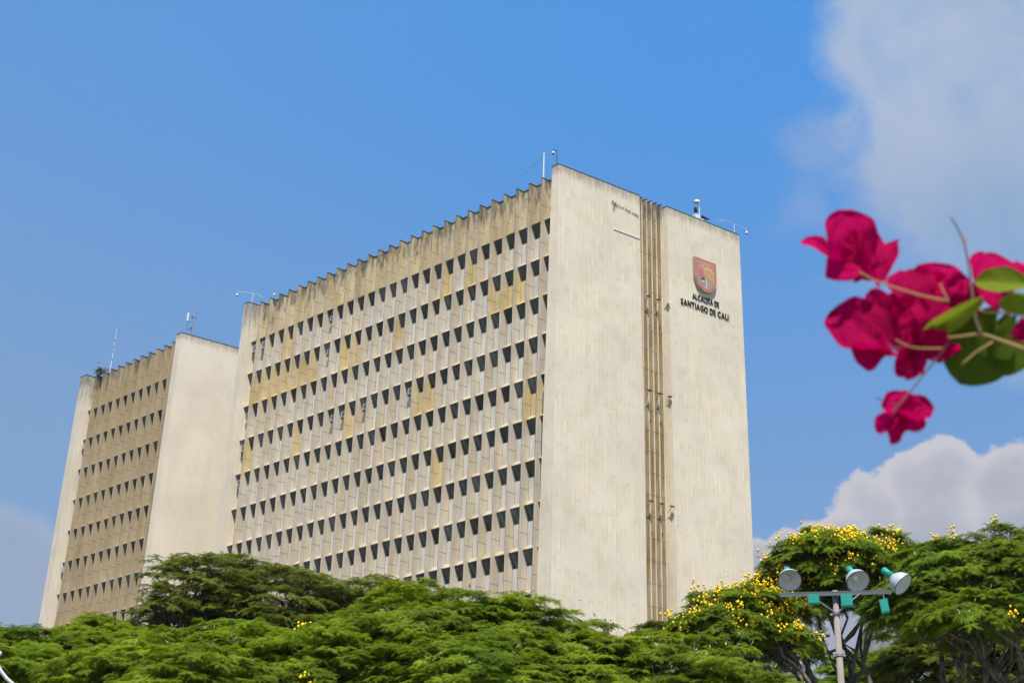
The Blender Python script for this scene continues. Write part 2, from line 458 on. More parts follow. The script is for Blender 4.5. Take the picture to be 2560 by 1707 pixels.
        hood.poly([(ho, yb, z1-e), (ho, ya, z1-e), (1.0, ya, z1-e), (1.0, yb, z1-e)], hc2)
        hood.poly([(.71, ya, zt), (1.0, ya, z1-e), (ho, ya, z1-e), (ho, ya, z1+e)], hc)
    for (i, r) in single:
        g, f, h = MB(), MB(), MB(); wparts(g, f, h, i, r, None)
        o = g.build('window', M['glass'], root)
        f.build('frame', M['frame'], o, uv=False); h.build('hood', PM, o)
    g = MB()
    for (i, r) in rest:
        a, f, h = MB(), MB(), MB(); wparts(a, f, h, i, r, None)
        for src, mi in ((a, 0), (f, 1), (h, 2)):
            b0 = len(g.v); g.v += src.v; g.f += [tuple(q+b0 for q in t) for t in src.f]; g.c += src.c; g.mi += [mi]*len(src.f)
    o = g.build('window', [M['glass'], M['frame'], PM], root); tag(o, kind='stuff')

ZP = 62.85+.28
XP, YB = -.5004, -2.329
def tower_main():
    root = thing('office_tower', 'tall cream office tower in front, with crest and black lettering on its end wall', 'office building', (9, 15, 0))
    W = 1.3879
    facade(root, 62.85, 0.0, W, 27, (-1, 37.25, 26), False, first_fin=-1)
    # extra column nearest the far end wall and the one behind the near end wall
    # near end wall (left leaf), flaring towards the ground
    def bot(x, y, dx=0, dy=0): return S(x+dx, y+dy)
    H = ZP
    w = MB()
    top = [S(XP, YB), S(7.80, YB), S(7.80, YB+1.3), S(1.2, YB+1.2), S(1.2, YB+.68), S(XP, YB+.68)]
    base = [S(XP, YB), S(7.80+.0088*H, YB), S(7.80+.0088*H, YB+1.3), S(1.2, YB+2.0), S(1.2, YB+.68+.0183*H), S(XP, YB+.68+.0183*H)]
    w.prism(base, 0, ZP, top=top)
    o = w.build('end_wall', M['tile'], root)
    c = MB(); c.prism([S(XP-.03, YB-.03), S(7.83, YB-.03), S(7.83, YB+1.3), S(1.2, YB+1.2), S(XP-.03, YB+.71)], ZP, ZP+.045); c.build('coping', M['cap'], o)
    w = MB()
    top = [S(10.72, YB), S(18.88, YB), S(18.88, YB+3), S(10.72, YB+3)]
    base = [S(10.72+.0088*H, YB), S(18.88, YB), S(18.88, YB+3), S(10.72+.0088*H, YB+3)]
    w.prism(base, 0, ZP, top=top)
    o = w.build('end_wall', M['tile'], root)
    c = MB(); c.prism([S(10.69, YB-.03), S(18.91, YB-.03), S(18.91, YB+3), S(10.69, YB+3)], ZP, ZP+.045); c.build('coping', M['cap'], o)
    # far end wall
    w = MB(); ye = 37.32
    w.prism([S(XP, ye), S(9, ye), S(9, ye+.9), S(XP, ye+.66)], 0, ZP)
    o = w.build('end_wall', M['tile_far'], root)
    c = MB(); c.prism([S(XP-.03, ye-.03), S(9, ye-.03), S(9, ye+.9), S(XP-.03, ye+.69)], ZP, ZP+.045); c.build('coping', M['cap'], o)
    # recessed slot with vertical louvres between the two leaves
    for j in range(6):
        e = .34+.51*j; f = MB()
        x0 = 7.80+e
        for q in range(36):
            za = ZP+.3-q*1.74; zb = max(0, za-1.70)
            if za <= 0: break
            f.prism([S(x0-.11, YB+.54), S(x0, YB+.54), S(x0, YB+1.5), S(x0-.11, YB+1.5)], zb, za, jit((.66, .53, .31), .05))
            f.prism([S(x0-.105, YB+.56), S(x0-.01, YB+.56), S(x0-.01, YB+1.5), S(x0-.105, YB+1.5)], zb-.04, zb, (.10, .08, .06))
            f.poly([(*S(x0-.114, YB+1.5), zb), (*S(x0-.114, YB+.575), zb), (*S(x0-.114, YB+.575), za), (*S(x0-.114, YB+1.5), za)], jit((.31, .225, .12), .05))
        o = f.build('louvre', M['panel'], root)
        c = MB(); c.prism([S(x0-.14, YB+.51), S(x0+.02, YB+.51), S(x0+.02, YB+1.5), S(x0-.14, YB+1.5)], ZP+.3, ZP+.37); c.build('coping', M['cap'], o)
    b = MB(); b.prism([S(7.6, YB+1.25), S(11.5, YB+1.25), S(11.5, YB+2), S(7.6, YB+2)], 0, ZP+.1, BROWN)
    for q in range(18):
        z = ZP-2.6-q*3.4
        if z > 0: b.prism([S(7.9, YB+1.235), S(11.2, YB+1.235), S(11.2, YB+1.26), S(7.9, YB+1.26)], z, z+.06, (.12, .09, .06))
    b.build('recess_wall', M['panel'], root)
    # body and roof
    bd = MB(); bd.prism([S(1.05, YB+1.25), S(18.6, YB+1.5), S(18.6, 37.4), (1.05, 37.6)], 0, 62.3, CREAM)
    bd.build('rear_body', M['panel'], root)
    rf = MB(); rf.prism([S(1.10, YB+1.3), S(18.4, YB+1.6), S(18.4, 37.2), (1.10, 37.5)], 62.3, 62.42); rf.build('roof', M['roof'], root)
    d = MB(); d.tube([(-.12, YB+3.4, 0.1), (-.12, -.72, 48), (-.12, -.9, 62.0)], .06, 8); 
    # downpipe beside the near end wall
    p = MB(); p.tube([(.5, YB+1.95+.9, 0), (.5, YB+2.05, 44)], .07, 8); p.build('downpipe', M['darkgrey'], root)
    return root
tower_main()

def tower_left():
    zt = 62.85-.07; zp = 62.85+.15
    root = thing('office_tower', 'second office tower farther left, with tan ribbed side and blank cream end wall', 'office building', (9, 57, 0))
    W = 1.3941; y0 = 50.504
    facade(root, zt, y0-W, W, 12, (0, 65.4, 11), True)
    lx, cy = -.567, 48.069
    w = MB(); w.prism([S(lx, cy), S(7.8, cy), S(7.8, cy+1.3), S(1.2, cy+1.0), S(1.2, cy+.82), S(lx, cy+.82)], 0, zp); o = w.build('end_wall', M['tile_left'], root)
    c = MB(); c.prism([S(lx-.03, cy-.03), S(7.83, cy-.03), S(7.83, cy+1.3), S(lx-.03, cy+.85)], zp, zp+.05); c.build('coping', M['cap'], o)
    ye = 65.463
    w = MB(); w.prism([S(lx, ye), S(9, ye), S(9, ye+1.2), S(lx, ye+1.1)], 0, zp,
                      top=None); o = w.build('end_wall', M['tile_far'], root)
    c = MB(); c.prism([S(lx-.03, ye-.03), S(9, ye-.03), S(9, ye+1.2), S(lx-.03, ye+1.13)], zp, zp+.05); c.build('coping', M['cap'], o)
    w = MB(); w.prism([S(10.7, cy), S(18.9, cy), S(18.9, cy+3), S(10.7, cy+3)], 0, zp); w.build('end_wall', M['tile_left'], root)
    bd = MB(); bd.prism([S(1.05, cy+1.0), S(18.6, cy+1.2), S(18.6, 65.6), (1.05, 65.4)], 0, 62.2, CREAM); bd.build('rear_body', M['panel'], root)
    rf = MB(); rf.prism([S(1.1, cy+1.1), S(18.4, cy+1.3), S(18.4, 65.4), (1.10, 65.3)], 62.2, 62.3); rf.build('roof', M['roof'], root)
tower_left()

# ground (nothing of it is in the frame, but the place stands on it)
def ground():
    g = MB(); s = 6000
    g.poly([(-s, -s, 0), (s, -s, 0), (s, s, 0), (-s, s, 0)])
    def fn(k, b):
        geo = k.node('ShaderNodeNewGeometry').outputs['Position']
        c = k.mix(k.ss(k.noise(geo, .03, 5), .42, .58), (.10, .12, .05), (.26, .24, .21))
        k.l.new(c, b.inputs['Base Color'])
    tag(g.build('ground', mat('ground', rough=.95, fn=fn), uv=False), kind='structure')
ground()

# far wooded hill to the right
def hill():
    n = 60; m = 26; v = []; f = []
    for i in range(n+1):
        az = R(52 + 42*i/n)
        ridge = 520*(1-math.exp(-max(0, (i/n)*42-2)/6)) + 26*math.sin(i*.5)+14*math.sin(i*1.3+1)+8*math.sin(i*2.9)
        for j in range(m+1):
            t = j/m; dist = 800+1100*t
            h = ridge*(math.sin(min(1, t*1.1)*math.pi/2)**1.3)*(1+.05*math.sin(i*1.7+j*.9))
            v.append((CAM.x+math.sin(az)*dist, CAM.y+math.cos(az)*dist, h-1))
    for i in range(n):
        for j in range(m):
            a = i*(m+1)+j; f.append((a, a+m+1, a+m+2, a+1))
    me = bpy.data.meshes.new('hill'); me.from_pydata(v, [], f); me.polygons.foreach_set('use_smooth', [True]*len(f))
    def fn(k, b):
        geo = k.node('ShaderNodeNewGeometry').outputs['Position']
        c = k.mix(k.ss(k.noise(geo, .02, 6, .7), .4, .62), (.07, .10, .05), (.17, .165, .12))
        c = k.mix(k.ss(k.noise(geo, .09, 4, .7), .62, .70), c, (.34, .30, .27))
        k.l.new(c, b.inputs['Base Color'])
    me.materials.append(mat('hill_scrub', rough=.95, fn=fn))
    o = bpy.data.objects.new('hill', me); C.objects.link(o); tag(o, kind='structure')
hill()
def haze():
    b = MB(); b.box(-6100, 6100, -6100, 6100, -2, 640)
    m = bpy.data.materials.new('haze_air'); m.use_nodes = True; k = NT(m.node_tree); k.n.clear()
    out = k.node('ShaderNodeOutputMaterial'); v = k.node('ShaderNodeVolumePrincipled')
    v.inputs['Color'].default_value = (.80, .86, .95, 1); v.inputs['Density'].default_value = .00010; v.inputs['Anisotropy'].default_value = .2
    k.l.new(v.outputs[0], out.inputs['Volume'])
    o = b.build('haze', m, uv=False); tag(o, kind='stuff')
haze()

# ------------------------------------------------------------------ sign on the right leaf
def sgn(e, z, t=0.0):
    """point on the end wall: e metres along, z height, t metres proud"""
    p = Vector((*S(e, YB), z)); return p + EN*t
def shield():
    Z = 62.85
    root = thing('shield_crest', 'red and orange shield-shaped coat of arms high on the end wall above the lettering', 'coat of arms', sgn(14.55, Z-6.7, 0))
    cx, top, hw, ht = 14.62, Z-3.70, 1.20, 3.08
    def outline(k, n=14):
        w, pts = hw*k, []
        t0 = top-(1-k)*ht*.42; b0 = top-ht+(1-k)*ht*.42
        pts += [(cx-w, t0), (cx+w, t0)]
        for i in range(n+1):
            a = math.pi*i/n
            pts.append((cx+w*math.cos(a), (t0-(t0-b0)*.56)-(t0-b0)*.44*math.sin(a)))
        return pts
    def slab(mb, pts, t0, t1, col):
        n = len(pts)
        mb.poly([sgn(x, z, t1) for x, z in reversed(pts)], col)
        for i in range(n):
            a, b = pts[i], pts[(i+1) % n]
            mb.poly([sgn(*a, t0), sgn(*b, t0), sgn(*b, t1), sgn(*a, t1)], col)
    def fn(k, b):
        tint = k.node('ShaderNodeVertexColor', layer_name='tint').outputs[0]
        geo = k.node('ShaderNodeNewGeometry').outputs['Position']
        g = k.ss(k.noise(geo, 2.2, 5, .65), .3, .7, .82, 1.12)
        k.l.new(k.mix(1.0, tint, k.comb(g, g, g), 'MULTIPLY'), b.inputs['Base Color'])
    m = mat('weathered_enamel', rough=.6, fn=fn)
    body = MB(); slab(body, outline(1.0), .0, .26, (.36, .30, .22)); body.build('shield_body', m, root)
    rim = MB(); slab(rim, outline(.985), .26, .285, (.43, .175, .135)); rim.build('rim', m, root)
    fld = MB(); slab(fld, outline(.80), .285, .295, (.47, .25, .15)); fld.build('field', m, root)
    # slightly paler sky at the top right of the field
    sc_ = MB()
    P = lambda u, v: (cx+u*hw, top-v*ht)
    def pl(pts, col, t=.30): slab(sc_, [P(*p) for p in pts], .295, t, col)
    pl([(-.7, .60), (.7, .56), (.62, .70), (.3, .82), (-.3, .82), (-.62, .72)], (.34, .25, .21), .303)          # water
    pl([(-.72, .52), (-.72, .34), (-.45, .26), (-.25, .40), (-.1, .60), (-.5, .60)], (.45, .16, .14), .305)      # red hills
    for i, (u, w_, v0) in enumerate([(.12, .1, .30), (.30, .1, .26), (.48, .1, .30), (-.08, .08, .34), (.62, .07, .36)]):
        pl([(u-w_*.7, .58), (u-w_*.7, v0), (u+w_*.7, v0), (u+w_*.7, .58)][::-1], (.60, .36, .16), .312)               # towers
        pl([(u-w_*.3, .54), (u-w_*.3, v0+.06), (u+w_*.1, v0+.06), (u+w_*.1, .54)][::-1], (.42, .20, .11), .317)
        pl([(u-w_*.9, v0), (u-w_*.9, v0-.03), (u+w_*.9, v0-.03), (u+w_*.9, v0)][::-1], (.62, .42, .22), .318)
    pl([(-.55, .24), (-.5, .20), (-.35, .22), (-.1, .28), (.2, .22), (.5, .24), (.52, .27), (.2, .26), (-.1, .32), (-.35, .26)], (.60, .42, .22), .31)
    pl([(-.42, .58), (-.50, .64), (-.30, .69), (-.16, .64), (-.12, .58)][::-1], (.10, .10, .09), .32)              # boats
    pl([(-.34, .665), (-.40, .70), (-.24, .72), (-.16, .69)][::-1], (.75, .75, .70), .325)
    pl([(-.02, .56), (-.04, .82), (.0, .92), (.03, .82), (.04, .56)][::-1], (.62, .52, .46), .33)                 # river
    sc_.build('emblem_relief', m, root)
    return root
shield()

def lettering():
    Z = 62.85
    for word, e0, e1, zb, cap, lab in (('ALCALDÍA DE', 13.28, 16.18, Z-7.62, .50, 'upper line of black raised lettering reading ALCALDÍA DE under the crest'),
                                        ('SANTIAGO DE CALI', 12.02, 17.20, Z-8.53, .56, 'lower and longer line of black raised lettering reading SANTIAGO DE CALI')):
        root = thing('sign_lettering', lab, 'lettering', sgn(e0, zb, 0), 'raised lettering on the end wall')
        # measure each glyph's advance
        meshes = []; x = 0
        for ch in word:
            if ch == ' ': x += .30; meshes.append(None); continue
            cu = bpy.data.curves.new('t', 'FONT'); cu.body = ch; cu.size = 1; cu.extrude = .035; cu.offset = .010; cu.resolution_u = 4
            t = bpy.data.objects.new('t', cu); C.objects.link(t)
            dg = bpy.context.evaluated_depsgraph_get()
            me = bpy.data.meshes.new_from_object(t.evaluated_get(dg)); bpy.data.objects.remove(t)
            co = np.empty(len(me.vertices)*3); me.vertices.foreach_get('co', co); co = co.reshape(-1, 3)
            x0, x1 = co[:, 0].min(), co[:, 0].max()
            meshes.append((me, x-x0)); x += (x1-x0)+.13
        total = x-.13; sx = (e1-e0)/total; sz = cap/.73
        for mm in meshes:
            if mm is None: continue
            me, off = mm
            co = np.empty(len(me.vertices)*3); me.vertices.foreach_get('co', co); co = co.reshape(-1, 3)
            o = bpy.data.objects.new('letter', me); C.objects.link(o); o.parent = root
            ex = (co[:, 0]+off)*sx; ez = co[:, 1]*sz; tn = co[:, 2]*1.0+.035+.01
            w = np.stack([ex*EX.x+tn*EN.x, ex*EX.y+tn*EN.y, ez], 1)
            me.vertices.foreach_set('co', w.ravel()); me.materials.clear(); me.materials.append(M['black']); me.update()
lettering()

# ------------------------------------------------------------------ trees
def leaf_mat(name, c0, c1, dirt=.0):
    m = bpy.data.materials.new(name); m.use_nodes = True
    k = NT(m.node_tree); b = k.n['Principled BSDF']; out = k.n['Material Output']
    t = k.node('ShaderNodeVertexColor', layer_name='tint').outputs[0]
    r, g, bl = k.sep(t)
    geo = k.node('ShaderNodeNewGeometry').outputs['Position']
    n = k.ss(k.noise(geo, .9, 3), .35, .65)
    c = k.mix(k.m('MULTIPLY', k.m('ADD', r, n), .5), c0, c1)
    c = k.mix(1.0, c, k.comb(g, g, g), 'MULTIPLY')
    k.l.new(c, b.inputs['Base Color']); b.inputs['Roughness'].default_value = .55; b.inputs['Specular IOR Level'].default_value = .08
    tr = k.node('ShaderNodeBsdfTranslucent'); k.l.new(k.mix(1.0, c, (1.35, 1.25, .4), 'MULTIPLY'), tr.inputs[0])
    ms = k.node('ShaderNodeMixShader'); ms.inputs[0].default_value = .42
    k.l.new(b.outputs[0], ms.inputs[1]); k.l.new(tr.outputs[0], ms.inputs[2]); k.l.new(ms.outputs[0], out.inputs[0])
    return m
def bark_fn(k, b):
    geo = k.node('ShaderNodeNewGeometry').outputs['Position']
    c = k.mix(k.ss(k.noise(k.scale(geo, 1, 1, .4), 7, 6, .7), .35, .68), (.045, .038, .030), (.20, .17, .135))
    k.l.new(c, b.inputs['Base Color'])
M['bark'] = mat('grey_brown_bark', rough=.9, fn=bark_fn)
def tint_mat(name, rough=.7):
    def fn(k, b):
        k.l.new(k.node('ShaderNodeVertexColor', layer_name='tint').outputs[0], b.inputs['Base Color'])
    return mat(name, rough=rough, fn=fn)
M['blossom'] = tint_mat('yellow_blossom'); M['pod'] = tint_mat('seed_pod', .8)

def np_mesh(name, V, F, mats, tint=None, parent=None):
    """V (n,3) in world space, F (m,k)"""
    me = bpy.data.meshes.new(name); kk = F.shape[1]
    base = Vector((0, 0, 0)); p = parent
    while p: base += p.location; p = p.parent
    V = V-np.array(base)
    me.vertices.add(len(V)); me.vertices.foreach_set('co', V.astype(np.float32).ravel())
    me.loops.add(F.size); me.loops.foreach_set('vertex_index', F.astype(np.int32).ravel())
    me.polygons.add(len(F)); me.polygons.foreach_set('loop_start', np.arange(0, F.size, kk, dtype=np.int32))
    me.update(calc_edges=True)
    if tint is not None:
        ca = me.color_attributes.new('tint', 'FLOAT_COLOR', 'POINT')
        ca.data.foreach_set('color', np.concatenate([tint, np.ones((len(tint), 1))], 1).astype(np.float32).ravel())
    for m in mats: me.materials.append(m)
    o = bpy.data.objects.new(name, me); C.objects.link(o)
    if parent: o.parent = parent
    return o

def tuft_templates(pairs, n_fr, wide):
    T = []
    for q in range(5):
        vs = []
        for j in range(n_fr):
            a = 2*math.pi*(j+rng.uniform(-.3, .3))/n_fr; L = rng.uniform(.72, 1.08); e0 = rng.uniform(.0, .38) if j % 2 else rng.uniform(-.1, .2)
            dr = rng.uniform(.20, .45)
            ca, sa = math.cos(a), math.sin(a); roll = rng.uniform(-.5, .5)
            def P(x, y, dz):
                z = e0*x-dr*x*x+dz+roll*y
                X = x*L; return (X*ca-y*L*sa, X*sa+y*L*ca, z*L)
            for i in range(pairs):
                x = .14+.84*i/(pairs-1); w = .34*math.sin(math.pi*(.16+.78*x))**.8*wide
                h = .42/pairs
                for sg in (-1, 1):
                    vs += [P(x-h, 0, 0), P(x+h, 0, 0), P(x+.13, sg*w, -.10*rng.uniform(.3, 1.6))]
        T.append(np.array(vs))
    return T
T_NEAR = tuft_templates(7, 8, 1.0); T_FAR = tuft_templates(6, 7, 1.1)

def crown(blobs, spacing, tuft_r, templ, seed, tone=(0, 1), inner=.55, zcut=None, flat=.74, keep_back=.3, pad_n=(8, 13), yel=0.0, dmin=-.32):
    """blobs: (centre Vector, rx, ry, rz). returns pads, V, tint"""
    g = np.random.default_rng(seed); pads = []
    for (c, rx, ry, rz) in blobs:
        c = np.array(c); area = 2*math.pi*((rx*ry)**1.6/2+(rx*rz)**1.6/2+(ry*rz)**1.6/2)**(1/1.6)/1.0
        toc = np.array([CAM.x-c[0], CAM.y-c[1], 0]); toc /= np.linalg.norm(toc)
        ph = g.uniform(0, 6, 6)
        for lay, (rf, dens) in enumerate(((1.0, 1.0), (.72, inner))):
            n = int(area*dens/spacing**2*1.25)
            pts = []
            tries = 0
            while len(pts) < n and tries < n*14:
                tries += 1
                d = g.normal(size=3); d /= np.linalg.norm(d)
                if d[2] < dmin: continue
                if d @ toc < -.25 and d[2] < .75 and g.random() > keep_back: continue
                bump = 1+.10*math.sin(3.1*d[0]+ph[0])*math.sin(2.7*d[1]*2+ph[1])+.09*math.sin(5*d[2]+4*d[0]+ph[2])+.06*math.sin(9*d[0]+7*d[1]+ph[3])
                p = c+d*np.array([rx, ry, rz])*rf*bump*(1-abs(g.normal(0, .05)))
                if pts and np.min(np.sum((np.array(pts)-p)**2, 1)) < (spacing*.62)**2: continue
                pts.append(p); nn = d*np.array([1/rx, 1/ry, 1/rz]); nn /= np.linalg.norm(nn)
                nn = nn*(1-flat)+np.array([0, 0, 1])*flat; nn /= np.linalg.norm(nn)
                pads.append((p, nn, lay))
    Vs = []; Ts = []
    for (p, nn, lay) in pads:
        t1 = np.cross(nn, [0, 0, 1.0]); 
        if np.linalg.norm(t1) < .05: t1 = np.array([1.0, 0, 0])
        t1 /= np.linalg.norm(t1); t2 = np.cross(nn, t1)
        m = g.integers(*pad_n); pr = spacing*.60
        pv = g.uniform(0, 1)**1.3; pg = g.uniform(.66, 1.22); yy = 1 if g.random() < yel else 0
        for q in range(m):
            a = g.uniform(0, 6.283); rr = pr*math.sqrt(g.uniform(0, 1))
            o = p+t1*math.cos(a)*rr+t2*math.sin(a)*rr+nn*(g.normal(0, .045)-.16*(rr/pr)**2*spacing)
            Vt = templ[g.integers(0, len(templ))]*tuft_r*g.uniform(.75, 1.2)
            b = g.uniform(0, 6.283); nt = nn+g.normal(0, .16, 3); nt /= np.linalg.norm(nt)
            u1 = np.cross(nt, [math.cos(b), math.sin(b), .1]); u1 /= np.linalg.norm(u1); u2 = np.cross(nt, u1)
            Vs.append(Vt[:, :1]*u1+Vt[:, 1:2]*u2+Vt[:, 2:]*nt+o)
            v = np.empty((len(Vt), 3)); v[:, 0] = np.clip(tone[0]+(tone[1]-tone[0])*(.6*pv+.4*g.random())+.5*yy, 0, 1.3); v[:, 1] = pg*g.uniform(.85, 1.15)*(1.15 if yy else 1); v[:, 2] = 0
            Ts.append(v)
    V = np.concatenate(Vs); T = np.concatenate(Ts)
    if zcut is not None:
        keep = V.reshape(-1, 3, 3)[:, :, 2].max(1) > zcut; V = V.reshape(-1, 3, 3)[keep].reshape(-1, 3); T = T.reshape(-1, 3, 3)[keep].reshape(-1, 3)
    return pads, V, T

def wander(a, b, n, amp, g, sag=0.0):
    a, b = np.array(a, float), np.array(b, float); L = np.linalg.norm(b-a); pts = []
    off = np.zeros(3)
    for i in range(n+1):
        t = i/n
        if 0 < i < n: off = off*.6+g.normal(0, amp*L/n, 3)
        else: off = off*0
        p = a+(b-a)*t+off*(1 if 0 < i < n else 0); p[2] += sag*L*math.sin(math.pi*t); pts.append(p)
    return pts

def tree(name, label, base, blobs, seed, leafm, fork=.45, spacing=1.0, tuft_r=.36, templ=None, r0=.28, amp=.28, limbs=16, blossom=None, pods=0, trunk_z=None, group=None, **kw):
    templ = templ or T_NEAR
    g = np.random.default_rng(seed+99)
    root = thing(name, label, 'tree', base, group)
    pads, V, T = crown(blobs, spacing, tuft_r, templ, seed, **kw)
    F = np.arange(len(V)).reshape(-1, 3)
    np_mesh('crown', V, F, [leafm], T, root)
    mb = MB(); base = np.array(base, float)
    zc = min(b[0][2]-b[3]*.5 for b in blobs)
    fk = np.array([base[0]+g.normal(0, .2), base[1]+g.normal(0, .2), zc*fork])
    mb.tube(wander(base, fk, 6, amp*.4, g), [r0*(1-.35*i/6) for i in range(7)], 9)
    outer = [p for p in pads if p[2] == 0]
    for (c, rx, ry, rz) in blobs:
        c = np.array(c); mine = [p[0] for p in pads if np.all(np.abs(p[0]-c) < np.array([rx, ry, rz])*1.25)]
        if not mine: continue
        nl = max(2, min(4, int(rx)))
        hubs = []
        for i in range(nl):
            a = 2*math.pi*(i+.3*g.random())/nl
            h = c+np.array([math.cos(a)*rx*.42, math.sin(a)*ry*.42, -rz*.12])
            pts = wander(fk, h, 7, amp, g, .06); mb.tube(pts, [r0*.55*(1-.62*q/7) for q in range(8)], 7); hubs.append((h, pts))
        idx = g.permutation(len(mine))[:limbs]
        for i in idx:
            t = mine[i]; h, pts = min(hubs, key=lambda q: np.linalg.norm(q[0]-t)); s0 = pts[g.integers(4, 8)]
            e = c+(t-c)*.86; bp_ = wander(s0, e, 6, amp, g, .05); mb.tube(bp_, [r0*.22*(1-.75*q/6)+.008 for q in range(7)], 5)
            near = sorted(mine, key=lambda q: np.sum((q-e)**2))[:5]
            for q in near: mb.tube(wander(bp_[4], q, 3, amp, g), [.02, .015, .011, .006], 4, cap=False)
    mb.build('trunk', M['bark'], root, smooth=True, uv=False)
    def scatter(nm, n, matl, cols, size, elong, topbias, per=7, spread=.13, sel=None):
        oc = np.array([[1,0,0],[-1,0,0],[0,1,0],[0,-1,0],[0,0,1],[0,0,-1]], float)
        of = np.array([[0,2,4],[2,1,4],[1,3,4],[3,0,4],[2,0,5],[1,2,5],[3,1,5],[0,3,5]])
        c = [p for p in outer if p[1][2] > topbias and (sel is None or sel(p[0]))]
        if not c: return
        Vs = []; Ts = []; Fs = []; nb = 0
        for _ in range(n):
            p, nn, _l = c[g.integers(0, len(c))]
            o = p+nn*(g.uniform(.0, .16) if per > 3 else g.uniform(-.02, .16))+g.normal(0, spacing*.26, 3)*np.array([1, 1, .25])
            for q in range(per):
                s_ = size*g.uniform(.6, 1.25); v = oc*np.array([s_, s_, s_*elong])
                if elong > 1.5 or elong < .6:
                    ax = g.normal(size=3); ax[2] = ax[2]*.6+.2; ax /= np.linalg.norm(ax); u1 = np.cross(ax, [0, .3, 1]); u1 /= np.linalg.norm(u1); u2 = np.cross(ax, u1)
                    v = v[:, :1]*u1+v[:, 1:2]*.35*u2+v[:, 2:]*ax
                v = v+o+g.normal(0, spread, 3)
                Vs.append(v); Fs.append(of+nb); nb += 6
                cc = cols[g.integers(0, len(cols))]; Ts.append(np.tile(np.array(cc)*g.uniform(.8, 1.15), (6, 1)))
        o = np_mesh(nm, np.concatenate(Vs), np.concatenate(Fs), [matl], np.concatenate(Ts), root); tag(o, kind='stuff')
    if blossom: scatter('blossoms', blossom[0], M['blossom'], [(.90, .62, .008), (.85, .50, .006), (.92, .70, .02)], .048, 1.1, blossom[1], 12, .105, blossom[2] if len(blossom) > 2 else None)
    if pods: scatter('seed_pods', pods, M['pod'], [(.30, .22, .15), (.45, .38, .25), (.16, .10, .07), (.50, .46, .33)], .022, 4.0, .0, 2, .07)
    return root

L_BRIGHT = leaf_mat('leaf_bright', (.12, .19, .014), (.25, .325, .020))
L_DARK = leaf_mat('leaf_olive', (.11, .14, .022), (.17, .205, .026))
L_MID = leaf_mat('leaf_mid', (.10, .165, .012), (.22, .30, .018))
L_YEL = leaf_mat('leaf_yellowish', (.13, .20, .015), (.30, .37, .022))

def B(px, py, dist, rx, ry, rz):
    return (at(px, py, dist), rx, ry, rz)
def gp(px, dist): 
    p = at(px, 1500, dist); return (p.x, p.y, 0)

tree('back_tree', 'dark olive feathery tree behind the bright one, its top overlapping both towers', gp(620, 56),
     [B(470, 1385, 55, 2.3, 2.6, 1.95), B(620, 1410, 56, 3.0, 3.4, 1.95), B(850, 1445, 57, 3.2, 3.4, 1.95), B(400, 1470, 55, 2.0, 2.0, 1.7), B(700, 1500, 56, 4.5, 3.5, 1.5)],
     1, L_DARK, spacing=.78, tuft_r=.31, amp=.34, limbs=34, pods=260, inner=.32, pad_n=(4, 8))
tree('bright_tree', 'broad bright green feathery tree filling the bottom centre of the view', gp(1050, 39),
     [B(985, 1517, 38, 3.0, 3.6, 1.75), B(1170, 1560, 37, 2.7, 3.4, 1.75), B(880, 1590, 36, 2.6, 3.0, 1.9), B(1120, 1650, 34, 3.2, 2.6, 1.9), B(1325, 1628, 36, 2.3, 2.8, 1.65), B(1440, 1640, 36, 2.0, 2.4, 1.6)],
     2, L_BRIGHT, spacing=.60, tuft_r=.22, pods=380, inner=.5, flat=.68)
tree('bright_tree', 'bright green feathery tree at the bottom left of centre, below the dark one', gp(520, 38),
     [B(560, 1590, 38, 3.0, 3.2, 1.65), B(330, 1620, 37, 2.4, 2.8, 1.6), B(720, 1640, 35, 2.6, 2.6, 1.9), B(480, 1660, 34, 2.6, 2.4, 1.6)],
     3, L_BRIGHT, spacing=.60, tuft_r=.22, pods=160, inner=.5, flat=.68, blossom=(3, .5))
tree('corner_tree', 'green feathery tree in the bottom left corner with a few yellow blossoms', gp(40, 44),
     [B(40, 1556, 44, 2.7, 2.8, 1.3), B(190, 1582, 43, 2.8, 2.8, 1.4), B(60, 1620, 40, 3.0, 2.8, 1.4)],
     4, L_MID, spacing=.7, tuft_r=.28, inner=.6, blossom=(4, .4))
tree('yellowish_tree', 'small yellow-green treetop against the foot of the left tower', gp(230, 50),
     [B(225, 1500, 50, 1.7, 1.8, 1.2), B(300, 1545, 49, 1.8, 1.8, 1.25)],
     5, L_YEL, spacing=.8, tuft_r=.33, inner=.6)
tree('podded_tree', 'yellow-green tree covered in pale seed pods, left of the flowering tree', gp(1560, 37),
     [B(1510, 1625, 36, 2.1, 2.6, 1.75), B(1620, 1680, 35, 2.0, 2.4, 1.7)],
     6, L_YEL, spacing=.7, tuft_r=.27, inner=.5, pods=620, tone=(-.4, .7), pad_n=(5, 9))
tree('small_tree', 'small dark treetop at the foot of the slotted end wall', gp(1505, 62),
     [B(1505, 1472, 62, 1.0, 1.1, .9), B(1490, 1540, 62, 1.6, 1.5, 1.1)],
     7, L_DARK, spacing=.7, tuft_r=.32, inner=.5, blossom=(2, .5))
FL = dict(spacing=.62, tuft_r=.27, amp=.42, r0=.22, dmin=-.12, inner=.30, fork=.62, flat=.55)
tree('flowering_tree', 'round-topped tree with masses of yellow blossom behind the floodlight pole', gp(1900, 47),
     [B(1905, 1343, 46, 1.9, 2.2, 1.85), B(2010, 1352, 46, 1.35, 1.8, 1.75), B(1800, 1405, 46, 1.25, 1.6, 1.25), B(1690, 1455, 45, 1.7, 1.9, 1.35), B(1620, 1490, 45, 1.15, 1.5, 1.15), B(1780, 1490, 45, 1.3, 1.5, .8)],
     8, L_MID, limbs=7, blossom=(470, .45), **FL)
